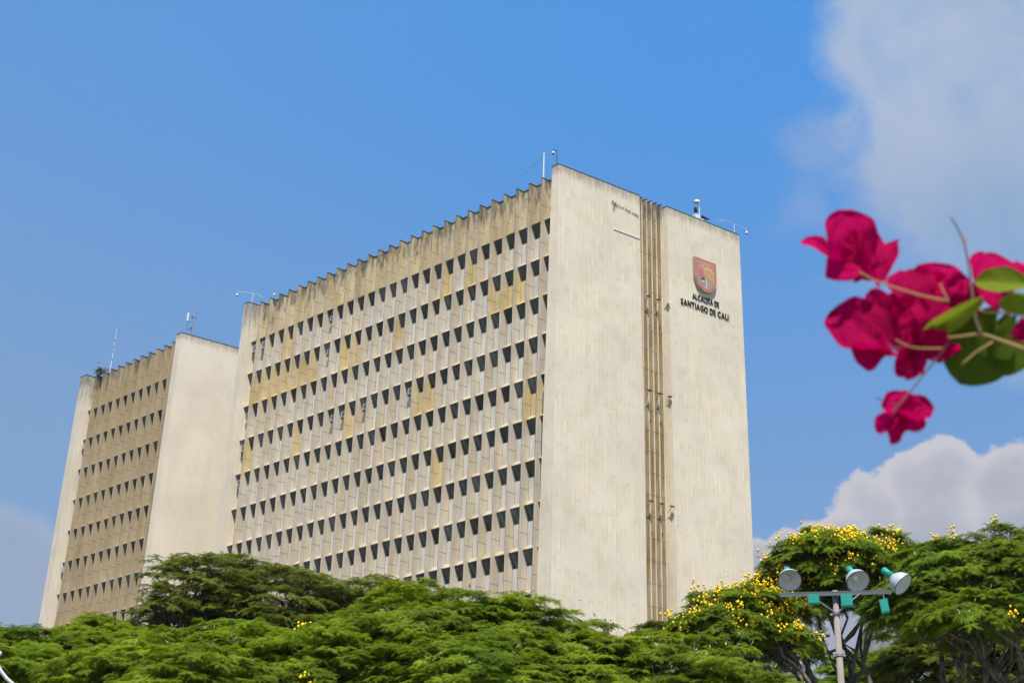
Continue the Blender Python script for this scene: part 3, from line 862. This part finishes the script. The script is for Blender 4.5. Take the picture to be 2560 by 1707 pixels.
tree('right_tree', 'large dark-limbed tree at the right edge with faded pods among its leaves', gp(2260, 43),
     [B(2195, 1370, 42, 1.6, 2.0, 1.65), B(2330, 1370, 42, 1.8, 2.0, 1.75), B(2110, 1415, 41, 1.2, 1.5, 1.1), B(2250, 1440, 40, 1.7, 1.6, .8), B(2430, 1380, 42, 1.8, 2, 1.6)],
     9, L_MID, limbs=9, blossom=(12, .5), pods=480, **FL)
FL2 = dict(spacing=.8, tuft_r=.33, amp=.45, dmin=-.3, inner=.5, limbs=9, r0=.22)
tree('shaded_tree', 'dark lower tree with twisting limbs at the bottom right', gp(2200, 50),
     [B(2120, 1535, 50, 1.5, 2.0, 1.25), B(2240, 1560, 50, 1.7, 2.0, 1.4), B(2380, 1540, 50, 1.5, 1.8, 1.3)],
     10, L_DARK, blossom=(8, .4), **FL2)
tree('low_tree', 'green bushy treetop low behind the floodlight pole', gp(1800, 54),
     [B(1990, 1570, 54, 1.5, 1.8, 1.15), B(1850, 1610, 53, 1.5, 1.8, .8), B(1690, 1570, 52, 1.6, 1.6, 1.0)],
     11, L_MID, blossom=(5, .4), **FL2)

# ------------------------------------------------------------------ floodlight masts
M['teal'] = mat('teal_paint', (.010, .30, .23), .5)
M['reflector_out'] = mat('reflector_shell', (.60, .62, .64), .4, .3)
M['reflector_in'] = mat('reflector_bowl', (.80, .80, .80), .4, .1)
M['pole'] = mat('weathered_pole', (.29, .25, .21), .85)
M['bar'] = mat('dull_steel', (.13, .14, .15), .5, .4)
def basis(p):
    d = Vector((p.x-CAM.x, p.y-CAM.y, 0)).normalized()
    return Vector((d.y, -d.x, 0)), Vector((0, 0, 1)), d
def floodlight(root, o, ax, up_side):
    ax = ax.normalized(); b = MB()
    Rr = .27
    prof = [(0, Rr), (-.04, Rr*.99), (-.12, Rr*.93), (-.20, Rr*.80), (-.27, Rr*.58), (-.32, Rr*.36), (-.33, .085)]
    b.lathe(o, ax, prof, 28); sh = b.build('reflector_shell', M['reflector_out'], root, smooth=True, uv=False)
    q = MB(); q.lathe(o, ax, [(a+.006 if i else a, r*.965) for i, (a, r) in enumerate(prof)], 28); q.lathe(o, ax, [(-.30, .11), (-.30, .001)], 20)
    q.build('reflector_bowl', M['reflector_in'], sh, smooth=True, uv=False)
    q = MB(); n = 30; u = ax.orthogonal().normalized(); w = ax.cross(u)
    q.tube([o+(u*math.cos(2*math.pi*i/n)+w*math.sin(2*math.pi*i/n))*Rr for i in range(n+1)], .012, 6, cap=False); q.build('rim', M['darkgrey'], sh, smooth=True, uv=False)
    q = MB(); q.lathe(o, ax, [(-.31, .001), (-.31, .085), (-.60, .080), (-.63, .066), (-.64, .001)], 18); q.build('lamp_housing', M['teal'], root, smooth=True, uv=False)
    q = MB(); q.lathe(o, ax, [(-.285, .001), (-.285, .055), (-.17, .06), (-.12, .045), (-.09, .001)], 14); q.build('bulb', M['glass'], sh, smooth=True, uv=False)
    return sh
def mast(label, p, ang, lamps, boxes, H=None, col=None):
    r, u, d = basis(p)
    r = (Matrix.Rotation(ang, 3, 'Z') @ r); d = (Matrix.Rotation(ang, 3, 'Z') @ d)
    P = lambda x, z, y=0.0: p+r*x+u*z-d*y       # y towards the camera
    root = thing('floodlight_mast', label, 'floodlight', (p.x, p.y, 0), 'floodlight masts')
    q = MB(); q.tube([(p.x, p.y, 0), (p.x, p.y, p.z*.5), (p.x, p.y, p.z+.06)], [.105, .09, .066], 14); q.build('pole', M['pole'], root, smooth=True, uv=False)
    q = MB(); q.obox(P(.0, .0, .10), r*1.25, u*.012, d*.05); q.obox(P(.0, -.055, .145), r*1.25, u*.035, d*.006); q.build('crossbar', M['bar'], root, uv=False)
    for sx in (-1, 1):
        q = MB(); a = P(sx*.56, -.06, .15); b = P(sx*.03, -.47, .10); q.tube([a, b], .019, 4); q.build('brace', M['steel'], root, uv=False)
    for z in (-.49, -1.44):
        q = MB(); q.lathe(P(0, z-.025), u, [(0, .081), (0, .088), (.05, .088), (.05, .081)], 18)
        for sx in (-1, 1): q.obox(P(sx*.115, z), r*.03, u*.022, d*.012)
        q.build('clamp', M['steel'], root, uv=False)
    for (x, z, ar, au, ad) in lamps:
        ax = (r*ar+u*au-d*ad).normalized(); o = P(x, z, .12)
        floodlight(root, o, ax, 1)
        # yoke from the crossbar to the shell
        m_ = o-ax*.25; side = ax.cross(u).normalized()
        q = MB(); foot = P(max(-1.15, min(1.15, x-ar*.15)), .01, -.04)
        for sg in (-1, 1): q.tube([foot+side*sg*.05, foot+side*sg*.20-d*-.10, m_+side*sg*.205-ax*.03], .012, 6)
        q.build('yoke', M['steel'], root, uv=False)
    for (x, z, w, h, tl) in boxes:
        q = MB(); q.obox(P(x, z, .14), r*w+u*tl, u*h-r*tl, d*.07); q.obox(P(x, z, .214), r*(w*.86)+u*tl*.86, u*(h*.86)-r*tl*.86, d*.004); bx = q.build('ballast_box', M['teal'], root, uv=False)
        q = MB(); q.tube([P(x, z-h, .14), P(x+.02, z-h-.07, .14), P(x-.04, z-h-.10, .12)], .012, 6); q.build('cable_gland', M['black'], bx, uv=False)
        q = MB(); q.tube([P(x, z+h, .14), P(x, -.05, .13)], .014, 6); q.build('hanger', M['steel'], root, uv=False)
    return root
mp = at(1918, 1362, 33)
mast('nearer floodlight mast: grey pole carrying three silver lamps with teal housings', mp, 0,
     [(-1.01, .30, .12, -.66, .74), (.54, .23, .30, -.70, .66), (1.54, .12, .68, -.70, .32)],
     [(-.49, -.17, .125, .11, 0), (.25, -.22, .13, .14, .0), (1.08, -.37, .09, .155, .02)])
mast('farther floodlight mast half hidden behind the flowering tree', at(1835, 1462, 58), R(160),
     [(-.95, .30, .1, -.5, .85), (.3, .25, -.3, -.5, .75), (1.1, .2, .5, -.55, .5)],
     [(-.5, -.2, .12, .11, 0), (.5, -.2, .12, .12, 0)])

# white curved lamp post at the left edge
a0 = at(-60, 1470, 19)
q = MB()
lr, lu, ld = basis(a0)
arc = [at(-18, 1500, 19), at(-10, 1518, 19), at(2, 1540, 19), at(15, 1557, 19), at(31, 1571, 19), at(50, 1583, 19), at(75, 1595, 19)]
root = thing('street_lamp', 'white curved tube with a small ball finial at the bottom left corner', 'lamp post', (arc[-1].x, arc[-1].y, 0))
arc2 = arc+[arc[-1]+lr*.22-lu*.35, Vector((arc[-1].x, arc[-1].y, 0))+lr*.22]
q.tube(arc2, .022, 10); q.build('curved_arm', M['white'], root, smooth=True, uv=False)
q = MB(); q.ball(at(-2, 1500, 19), .034, 10); q.tube([at(-2, 1500, 19), arc[1]], .01, 6); q.build('finial', M['white'], root, smooth=True, uv=False)

# ------------------------------------------------------------------ roof equipment
def camera_dome(root, p, r=.12):
    q = MB(); q.lathe(p+Vector((0, 0, .20)), (0, 0, -1), [(0, .02), (0, .07), (.10, r), (.20, r), (.20, .001)], 14); h = q.build('housing', M['white'], root, smooth=False, uv=False)
    q = MB(); q.lathe(p, (0, 0, -1), [(0, r*.86), (r*.5, r*.72), (r*.85, .01)], 14); q.build('dome', M['black'], root, smooth=True, uv=False)
def Zp(e, y, dz=0): return Vector((*S(e, y), ZP+dz))
# dome camera above the corner of the end wall
b0 = Zp(-.45, YB+.25)
root = thing('dome_camera', 'black gooseneck pole with a dome camera on the corner above the fins', 'security camera', b0)
q = MB(); q.tube([b0, b0+Vector((0, 0, 1.25)), b0+Vector((-.08, 0, 1.32)), b0+Vector((-.38, .06, 1.34)), b0+Vector((-.40, .06, 1.2))], .035, 8); q.build('pole', M['darkgrey'], root, uv=False)
camera_dome(root, b0+Vector((-.40, .06, .92)))
# white mast by the first fin
b0 = Vector((.15, -.05, 62.9))
root = thing('roof_mast', 'plain white mast standing at the right end of the fins', 'mast', b0)
q = MB(); q.tube([b0, b0+Vector((.0, 0, 2.3))], [.065, .055], 10); q.build('pole', M['white'], root, uv=False)
q = MB(); q.ball(b0+Vector((0, 0, 2.36)), .10, 8); q.build('cap', M['white'], root, uv=False)
q = MB(); top = b0+Vector((0, 0, 2.25))
for dy in (9.0, 10.5): q.tube([top, top+Vector((.6, dy*.5, -1.55)), Vector((1.3, dy, 62.6))], .004, 4)
q.build('guy_wire', M['darkgrey'], root, uv=False)
# mast with siren, box and solar panel
b0 = Zp(14.75, YB+.35)
root = thing('equipment_mast', 'mast with a white siren, a black box and a tilted solar panel', 'mast', b0)
q = MB(); q.tube([b0, b0+Vector((0, 0, 2.25))], .045, 8); q.build('pole', M['white'], root, uv=False)
q = MB(); q.lathe(b0+EX*-.28+Vector((0, 0, 1.95)), (0, 0, 1), [(-.12, .26), (-.06, .20), (.14, .15), (.20, .06), (.20, .001)], 14); q.tube([b0+EX*-.28+Vector((0, 0, 1.85)), b0+Vector((0, 0, 1.6))], .03, 6); q.build('siren', M['white'], root, uv=False)
q = MB(); q.obox(b0+EX*-.42+Vector((0, 0, 1.05)), EX*.11, EN*.10, Vector((0, 0, .22))); q.tube([b0+EX*-.3+Vector((0, 0, 1.05)), b0+Vector((0, 0, 1.05))], .02, 6); q.build('black_box', M['black'], root, uv=False)
q = MB(); q.obox(b0+EX*.55+Vector((0, 0, .62)), EX*.42+Vector((0, 0, -.05)), EN*.30+Vector((0, 0, -.12)), Vector((0, 0, .02))); q.tube([b0+EX*.5+Vector((0, 0, .60)), b0+Vector((0, 0, .45))], .025, 6); q.build('solar_panel', M['darkgrey'], root, uv=False)
q = MB(); q.obox(b0+EX*-.35+Vector((0, 0, .28)), EX*.28, EN*.2, Vector((0, 0, .28))); q.build('cabinet', M['white'], root, uv=False)
q = MB(); q.obox(b0+EX*.12+Vector((0, 0, .14)), EX*.16, EN*.2, Vector((0, 0, .14))); q.build('junction_box', M['white'], root, uv=False)
# bracket camera at the right corner
def bracket(label, b0, dirv, L1, L2, back, h=.95):
    root = thing('bracket_camera', label, 'security camera', b0, 'cameras on long roof brackets')
    up = Vector((0, 0, 1)); t = b0+up*h
    q = MB(); q.tube([b0, t], .026, 8); q.tube([t+dirv*L1, t+dirv*L1*.5+up*.02, t, t-dirv*back, t-dirv*(back+.5)-up*.3], .018, 6); q.tube([t+dirv*L1, t+dirv*L1-up*.22], .02, 6); q.build('bracket', M['white'], root, uv=False)
    camera_dome(root, t+dirv*L1-up*.46, .11)
bracket('dome camera on a white cantilever bracket at the right corner of the roof', Zp(18.45, YB+.1), EX, 1.45, 1, 1.2, 1.0)
bracket('dome camera on a white cantilever bracket above the far narrow end wall', Vector((*S(XP+.45, 37.5), ZP)), Vector((-.82, .57, 0)), 1.5, 1, .5, 1.15)
# small radio ball by the fins
q = MB(); q.ball((.15, 34.3, 63.2), .14, 8); q.tube([(.15, 34.3, 62.9), (.15, 34.3, 63.1)], .03, 6); tag(q.build('radome', M['white'], None, uv=False, org=(.15, 34.3, 62.9)), 'little white ball antenna on the parapet fins near the bracket camera', 'antenna')
# whip antenna on the left tower
b0 = Vector((.3, 62.3, 62.8)); root = thing('whip_antenna', 'thin tapering whip antenna on the fins of the left tower', 'antenna', b0); root.scale = (1, 1, .74)
q = MB(); q.tube([b0, b0+Vector((0, 0, 3.2)), b0+Vector((0, 0, 7.2))], [.05, .035, .018], 6); q.build('whip', M['white'], root, uv=False)
q = MB(); 
for z in (1.9, 3.2, 3.9, 5.0): q.lathe(b0+Vector((0, 0, z)), (0, 0, 1), [(0, .03), (0, .075), (.12, .075), (.12, .03)], 8)
q.build('collars', M['darkgrey'], root, uv=False)
# cell mast on the left tower
b0 = Vector((*S(.75, 48.5), 63.0)); root = thing('cell_antenna_mast', 'lattice mast with a white panel antenna on the blank end wall of the left tower', 'antenna mast', b0); root.scale = (.8, .8, .76)
q = MB(); up = Vector((0, 0, 1)); q.tube([b0, b0+up*3.1], .07, 8); q.tube([b0+EX*.28, b0+EX*.28+up*3.3], .03, 6)
for z in (.5, .9, 1.3, 1.7, 2.1, 2.5): q.tube([b0+up*z, b0+EX*.28+up*(z+.2)], .022, 5)
q.build('lattice', M['steel'], root, uv=False)
q = MB(); q.tube([b0+EX*.28+up*3.0, b0+EX*.34+up*7.0], [.022, .012], 6); q.tube([b0+EX*.24+up*7.0, b0+EX*.44+up*7.0], .02, 5); q.build('whip', M['steel'], root, uv=False)
q = MB(); q.tube([b0-EX*.75+up*1.0, b0+up*.95], .03, 6); q.tube([b0-EX*.75+up*2.2, b0+up*2.1], .03, 6); q.tube([b0-EX*.75+up*.9, b0-EX*.75+up*3.0], .03, 6)
for z in (1.25, 2.9): q.obox(b0-EX*.2+up*z, EX*.1, EN*.06, up*.12)
q.tube([b0+EX*.5+up*2.95, b0+up*2.9], .03, 6); q.build('arms', M['darkgrey'], root, uv=False)
q = MB(); q.obox(b0-EX*.85+EN*.1+up*2.75, EX*.10, EN*.08, up*.62); q.build('panel_antenna', M['white'], root, uv=False)
# shrub on the far end of the left tower's roof
b0 = Vector((.35, 64.3, 62.85))
g = np.random.default_rng(5); Vs = []; Ts = []
for i in range(70):
    o = np.array(b0)+g.normal(0, 1, 3)*np.array([.28, .42, .32])+np.array([0, 0, .62])
    Vs.append(T_FAR[i % 5]*.22+o); t = np.zeros((len(T_FAR[i % 5]), 3)); t[:, 0] = g.random(); t[:, 1] = g.uniform(.5, 1.0); Ts.append(t)
root = thing('roof_shrub', 'small green shrub rooted on the far corner of the left tower roof', 'shrub', b0)
np_mesh('leaves', np.concatenate(Vs), np.arange(sum(len(v) for v in Vs)).reshape(-1, 3), [L_DARK], np.concatenate(Ts), root)
q = MB()
for i in range(5): q.tube([b0, b0+Vector((g.normal(0, .1), g.normal(0, .15), .5)), b0+Vector((g.normal(0, .25), g.normal(0, .35), .9))], [.03, .02, .008], 5)
q.build('stems', M['bark'], root, uv=False)
# creeper in the crack near the top of the end wall
def creeper():
    g = np.random.default_rng(3); Vs = []; Ts = []
    for i in range(46):
        t = g.random(); e = 4.6+3.1*t; z = 62.85-1.22-.55*t+g.normal(0, .05)
        if i > 34: e = 5.15+g.normal(0, .08); z = 61.6-g.uniform(0, .95)
        p = np.array(sgn(e, z, .05)); Vs.append(T_FAR[i % 5]*g.uniform(.05, .11)+p); q = np.zeros((len(T_FAR[i % 5]), 3)); q[:, 1] = .5; Ts.append(q)
    o = np_mesh('creeper', np.concatenate(Vs), np.arange(sum(len(v) for v in Vs)).reshape(-1, 3), [L_DARK], np.concatenate(Ts))
    tag(o, 'sparse dark creeper growing from a crack near the top of the end wall', 'creeper')
creeper()
# white pipe on the end wall
q = MB(); q.obox(sgn(6.41, 59.03, .03), EX*1.36, EN*.028, Vector((0, 0, .055))); tag(q.build('wall_pipe', M['white'], None, uv=False, org=sgn(5.05, 59.05, .06)), 'short white horizontal pipe on the upper end wall beside the slot', 'pipe')
# spot lamps in the slot
def spots():
    for lv, (z, names) in enumerate([(53.6, 'upper'), (45.3, 'middle'), (36.2, 'lower')]):
        for j, (e, lab) in enumerate([(8.75, 'left'), (9.80, 'centre'), (10.80, 'right')]):
            wht = (lv == 0 and j == 2)
            p = Vector((*S(e, YB+.52), z)); root = thing('spot_lamp', f'{"white" if wht else "dark"} spot lamp bracketed to the slotted wall, {lab} one of the {names} row', 'spot lamp', p, 'spot lamps in the slotted wall')
            q = MB(); q.tube([p, p+EN*.42+Vector((0, 0, .30))], .022, 6); q.build('arm', M['darkgrey'], root, uv=False)
            q = MB(); hd = p+EN*.52+Vector((0, 0, .38)); q.obox(hd, EX*.10, (EN*.17+Vector((0, 0, -.05))), Vector((0, 0, .06))); q.build('lamp_head', M['white'] if wht else M['darkgrey'], root, uv=False)
spots()

# air conditioners hanging at windows
def ac_units():
    HZ = 62.85-3.86
    L = [((27, 0), 'large unit on a bracket under the top-row window nearest the far end wall', 1.25), ((26, 0), 'large bracketed unit in the top row, second from the far end wall', 1.25),
         ((19, 0), 'small white unit in a top-row window, ninth from the far end wall', .8), ((19, 1), 'white unit with open bracket in the second row, ninth from the far end', .8),
         ((27, 2), 'small unit in the third-row window beside the far end wall', .8), ((27, 3), 'tall unit in the fourth-row window beside the far end wall', 1.1),
         ((18, 3), 'white unit with round fan in the fourth row, left of a close pair', .9), ((17, 3), 'white unit in the fourth row, right of a close pair', .9),
         ((15, 3), 'white unit with round fan in the fourth row, right of the close pair', .9), ((11, 3), 'white unit in the fourth row beside the yellow panels', .9),
         ((27, 4), 'boxy unit on a rusty ledge in the fifth-row window by the far end wall', 1.0)]
    for (c, r), lab, sz in L:
        i = c-1; y0_ = i*1.3879+.08; y1 = min((i+1)*1.3879-.2, 37.2); z1 = HZ-FLOOR*r
        yc = y0_+.40; w = .36*sz; h = .30*sz; zc = z1-1.10+h-.05
        root = thing('air_conditioner', lab.replace('unit', 'air-conditioning unit', 1), 'air conditioner', (.3, yc, zc-h), 'air conditioners at the tower windows')
        q = MB(); q.obox((.46, yc, zc), Vector((.16, 0, 0)), Vector((0, w, 0)), Vector((0, 0, h))); q.build('casing', M['ac'], root, uv=False)
        q = MB(); q.lathe((.297, yc, zc), (-1, 0, 0), [(0, h*.74), (.012, h*.74), (.012, h*.60), (.004, h*.55)], 16); q.lathe((.292, yc, zc), (-1, 0, 0), [(.0, h*.35), (.002, .001)], 16); q.build('fan_grille', M['black'], root, uv=False)
        # side grille facing along the wall
        q = MB(); q.obox((.46, yc-w-.004, zc), Vector((.12, 0, 0)), Vector((0, .004, 0)), Vector((0, 0, h*.65))); q.build('side_vent', M['darkgrey'], root, uv=False)
        q = MB()
        for yy in (yc-w*.9, yc+w*.9): q.tube([(.72, yy, zc-h-.03), (.3, yy, zc-h-.03), (.72, yy, zc-h-.45)], .02, 5)
        q.build('bracket', M['rust'], root, uv=False)
    for k_, ((c, r), lab) in enumerate([((0+3, 2), 'x')]): pass
    # two on the left tower
    for (i, r), lab in (((11, 1), 'air-conditioning unit at the far column of the left tower, second row from the top'), ((11, 5), 'air-conditioning unit on a bracket low in the far column of the left tower')):
        yc = 49.11+i*1.3941+.5; zc = 62.78-3.86-FLOOR*r-.85
        root = thing('air_conditioner', lab, 'air conditioner', (.3, yc, zc-.3), 'air conditioners at the tower windows')
        q = MB(); q.obox((.40, yc, zc), Vector((.22, 0, 0)), Vector((0, .33, 0)), Vector((0, 0, .28))); q.build('casing', M['ac'], root, uv=False)
        q = MB(); q.obox((.40, yc-.334, zc), Vector((.15, 0, 0)), Vector((0, .004, 0)), Vector((0, 0, .18))); q.build('side_vent', M['darkgrey'], root, uv=False)
        q = MB(); q.tube([(.72, yc, zc-.31), (.1, yc, zc-.31), (.72, yc, zc-.8)], .025, 5); q.build('bracket', M['rust'], root, uv=False)
ac_units()

# ------------------------------------------------------------------ bougainvillea spray close to the camera
def petal_mat(name, c0, c1, tr=.4, rough=.6):
    m = bpy.data.materials.new(name); m.use_nodes = True
    k = NT(m.node_tree); b = k.n['Principled BSDF']; out = k.n['Material Output']
    uv = k.node('ShaderNodeUVMap', uv_map='leaf').outputs[0]
    u, v, _ = k.sep(uv)
    vein = k.m('ABSOLUTE', k.m('SUBTRACT', k.m('FRACT', k.m('ADD', k.m('MULTIPLY', u, 5.0), k.m('MULTIPLY', k.m('ABSOLUTE', v), 3.2))), .5))
    vn = k.m('MULTIPLY', k.ss(vein, .38, .5), .5)
    mid = k.ss(k.m('ABSOLUTE', v), .07, .0)
    oi = k.node('ShaderNodeObjectInfo').outputs['Random']
    c = k.mix(k.m('MULTIPLY', k.m('ADD', k.noise(uv, 2.5, 4), oi), .5), c0, c1)
    c = k.mix(k.m('MAXIMUM', vn, k.m('MULTIPLY', mid, .5)), c, tuple(q*.55 for q in c0))
    k.l.new(c, b.inputs['Base Color']); b.inputs['Roughness'].default_value = rough; b.inputs['Specular IOR Level'].default_value = .1
    t = k.node('ShaderNodeBsdfTranslucent'); k.l.new(c, t.inputs[0])
    ms = k.node('ShaderNodeMixShader'); ms.inputs[0].default_value = tr
    k.l.new(b.outputs[0], ms.inputs[1]); k.l.new(t.outputs[0], ms.inputs[2]); k.l.new(ms.outputs[0], out.inputs[0])
    return m
M['bract'] = petal_mat('magenta_bract', (.36, .0, .052), (.72, .0, .135), .48, .85)
M['leafg'] = petal_mat('bougainvillea_leaf', (.13, .20, .015), (.25, .34, .02), .45, .7)
M['leafd'] = petal_mat('bougainvillea_leaf_dark', (.06, .10, .008), (.11, .16, .012), .4, .7)
M['twig'] = mat('tan_twig', (.42, .27, .10), .7)
M['twigd'] = mat('grey_brown_twig', (.16, .11, .09), .8)
def bougainvillea():
    D0 = 1.25
    g = random.Random(4)
    org = at(2255, 768, D0)
    root = thing('bougainvillea_branch', 'blurred bougainvillea spray with magenta bracts and green leaves hanging in from the right', 'flowering branch', org)
    def petal(name, m, base, tip, width, depth=0.0, fold=.35, curl=.25, roll=0.0, wav=.06, blunt=.75, heart=.18):
        """one leaf or bract from base to tip (photo positions), real size at about arm's length"""
        dd = D0+depth
        P0 = at(*base, dd); P1 = at(*tip, dd+g.uniform(-.012, .012))
        ax = P1-P0; L = ax.length; ax = ax/L
        view = (P0-CAM).normalized(); side = ax.cross(view).normalized(); nrm = side.cross(ax).normalized()
        side = (Matrix.Rotation(roll, 3, ax) @ side); nrm = (Matrix.Rotation(roll, 3, ax) @ nrm)
        W_ = width/3253*dd/2
        n, mm = 22, 14; v = []; f = []; uvs = []; ph = g.uniform(0, 6)
        for i in range(n+1):
            s_ = i/n; wdt = (s_/.42)**.5 if s_ < .42 else max(0, 1-((s_-.42)/.58)**2.3)**.62
            if i == 0: wdt = .10
            for j in range(mm+1):
                t = -1+2*j/mm
                back = heart*abs(t)**1.5*(1-s_)**3
                x = (s_-back)*L
                y = t*W_*wdt*(1.15+.05*math.sin(9*s_+ph))
                z = W_*(fold*(abs(t)**1.4)*wdt-curl*(s_-.3)**2*2.2*(L/W_)*.35+wav*math.sin(6*s_+3*t+ph)*abs(t)*1.6+wav*.9*math.sin(13*s_+ph*2)*t*t+wav*.35*math.sin(21*s_+7*t+ph)+wav*.3*math.sin(15*t+5*s_+ph*3))
                v.append(P0+ax*x+side*y-nrm*z); uvs.append((s_, t))
        for i in range(n):
            for j in range(mm):
                a = i*(mm+1)+j; f.append((a, a+1, a+mm+2, a+mm+1))
        me = bpy.data.meshes.new(name); me.from_pydata([tuple(p-org) for p in v], [], f); me.polygons.foreach_set('use_smooth', [True]*len(f))
        ul = me.uv_layers.new(name='leaf'); fl = []
        for p in me.polygons:
            for vi in p.vertices: fl += uvs[vi]
        ul.data.foreach_set('uv', fl); me.materials.append(m)
        o = bpy.data.objects.new(name, me); C.objects.link(o); o.parent = root
        return o
    b = M['bract']
    for (bs, tp, w, dp, rl) in [
        ((1972, 612), (1932, 478), 118, .000, .25), ((1905, 578), (1838, 541), 40, .004, .5), ((1962, 575), (1905, 634), 84, -.006, -.2),
        ((1968, 625), (2012, 508), 84, .008, .5), ((2025, 642), (2050, 540), 62, .012, -.6), ((1960, 540), (1990, 642), 70, -.010, .6), ((1975, 590), (1896, 545), 70, .006, -.5),
        ((2045, 795), (1902, 700), 128, .000, .3), ((2035, 800), (1955, 806), 84, -.006, -.6), ((2052, 775), (1990, 664), 86, .010, -.35), ((2060, 770), (2060, 668), 66, .014, .5),
        ((2115, 705), (2068, 612), 104, .004, .3), ((2130, 700), (2168, 596), 112, .010, -.3), ((2105, 690), (2080, 785), 112, -.004, .4), ((2130, 690), (2160, 775), 100, -.002, -.4),
        ((2180, 715), (2225, 625), 90, .014, .5), ((2100, 640), (2190, 700), 90, .018, .1), ((2190, 735), (2245, 690), 80, .012, -.5),
        ((2120, 785), (2052, 760), 56, .004, .4), ((2110, 785), (2066, 866), 62, .0, -.3), ((2115, 800), (2115, 858), 46, .003, .7), ((2118, 775), (2178, 792), 64, -.008, .3),
        ((2150, 790), (2205, 815), 50, .010, .4), ((2130, 760), (2050, 800), 70, .006, .3), ((2100, 780), (2092, 868), 60, .004, -.5), ((2130, 750), (2150, 820), 80, .008, .2),
        ((2290, 690), (2262, 570), 96, .012, .3), ((2300, 685), (2325, 582), 90, .016, -.4), ((2290, 640), (2348, 650), 70, .018, .5), ((2245, 680), (2290, 622), 60, .020, .2), ((2330, 770), (2385, 740), 50, .01, .2),
        ((2066, 962), (2058, 894), 76, .0, .3), ((2068, 952), (2138, 925), 76, .004, -.4), ((2066, 948), (2122, 988), 58, -.004, .5), ((2064, 950), (2050, 1020), 46, .002, -.5), ((2060, 955), (2010, 990), 44, -.003, .4)]:
        petal('bract', b, bs, tp, w, dp, fold=g.uniform(.25, .6), curl=g.uniform(.2, .6), roll=rl*1.2, wav=g.uniform(.08, .15))
    petal('leaf', M['leafg'], (2240, 697), (2124, 768), 50, -.02, .5, .3, -.5, .03)
    petal('leaf', M['leafg'], (2352, 652), (2238, 640), 62, -.015, .45, .25, .5, .03)
    petal('leaf', M['leafg'], (2385, 690), (2292, 702), 50, -.012, .4, .2, -.3, .03)
    petal('leaf', M['leafd'], (2290, 735), (2204, 880), 150, .02, .25, .15, .15, .02, .55)
    petal('leaf', M['leafd'], (2335, 745), (2300, 862), 95, .024, .25, .15, -.2, .02, .5)
    def stem(pts, w, m, dp=0.0, name='stem'):
        P = [at(x, y, D0+dp) for x, y in pts]; Q = []
        for i in range(len(P)-1):
            for t in (0, .33, .66):
                p0, p1, p2, p3 = P[max(0, i-1)], P[i], P[i+1], P[min(len(P)-1, i+2)]
                Q.append(.5*((2*p1)+(p2-p0)*t+(2*p0-5*p1+4*p2-p3)*t*t+(3*p1-p0-3*p2+p3)*t**3))
        Q.append(P[-1]); r = w*.68/3253*D0/2; n = len(Q)
        mb = MB(); mb.tube(Q, [r*(1-.35*i/n) for i in range(n)], 10); mb.build(name, m, root, smooth=True, uv=False)
    stem([(2360, 803), (2300, 782), (2255, 768), (2210, 772), (2165, 777)], 11, M['twig'])
    stem([(2255, 768), (2243, 740), (2236, 700), (2228, 630), (2215, 560), (2200, 525), (2183, 498)], 10, M['twigd'], -.004)
    stem([(2236, 700), (2255, 714), (2285, 718), (2340, 722), (2400, 735)], 9, M['twig'], -.003)
    stem([(2215, 560), (2219, 548), (2218, 532)], 6, M['twig'], -.004)
    stem([(2178, 785), (2150, 825), (2120, 862), (2090, 900), (2060, 935), (2050, 955)], 8, M['twigd'], -.006)
    stem([(2013, 912), (2035, 922), (2060, 930)], 6, M['twigd'], -.004)
    stem([(2180, 692), (2120, 680), (2060, 662), (2010, 645), (1975, 625)], 8, M['twig'], -.022)
    stem([(2178, 690), (2168, 672), (2160, 652)], 6, M['twig'], -.022)
    stem([(2165, 800), (2120, 800), (2085, 795), (2058, 780)], 6, M['twig'], -.014)
    stem([(2070, 800), (2045, 795), (2028, 780)], 5, M['twigd'], -.012)
    stem([(2280, 785), (2240, 810), (2208, 838)], 7, M['twig'], -.012)
    # the branch runs on out of the frame, down to its root
    e = at(2360, 803, D0); r_, u_, d_ = basis(e)
    mb = MB(); mb.tube([e, e+r_*.12-u_*.03, e+r_*.35-u_*.2, e+r_*.6-u_*.9, Vector((e.x, e.y, 0))+r_*.75], [.0022, .003, .006, .012, .02], 8)
    mb.build('stem', M['twigd'], root, smooth=True, uv=False)
bougainvillea()
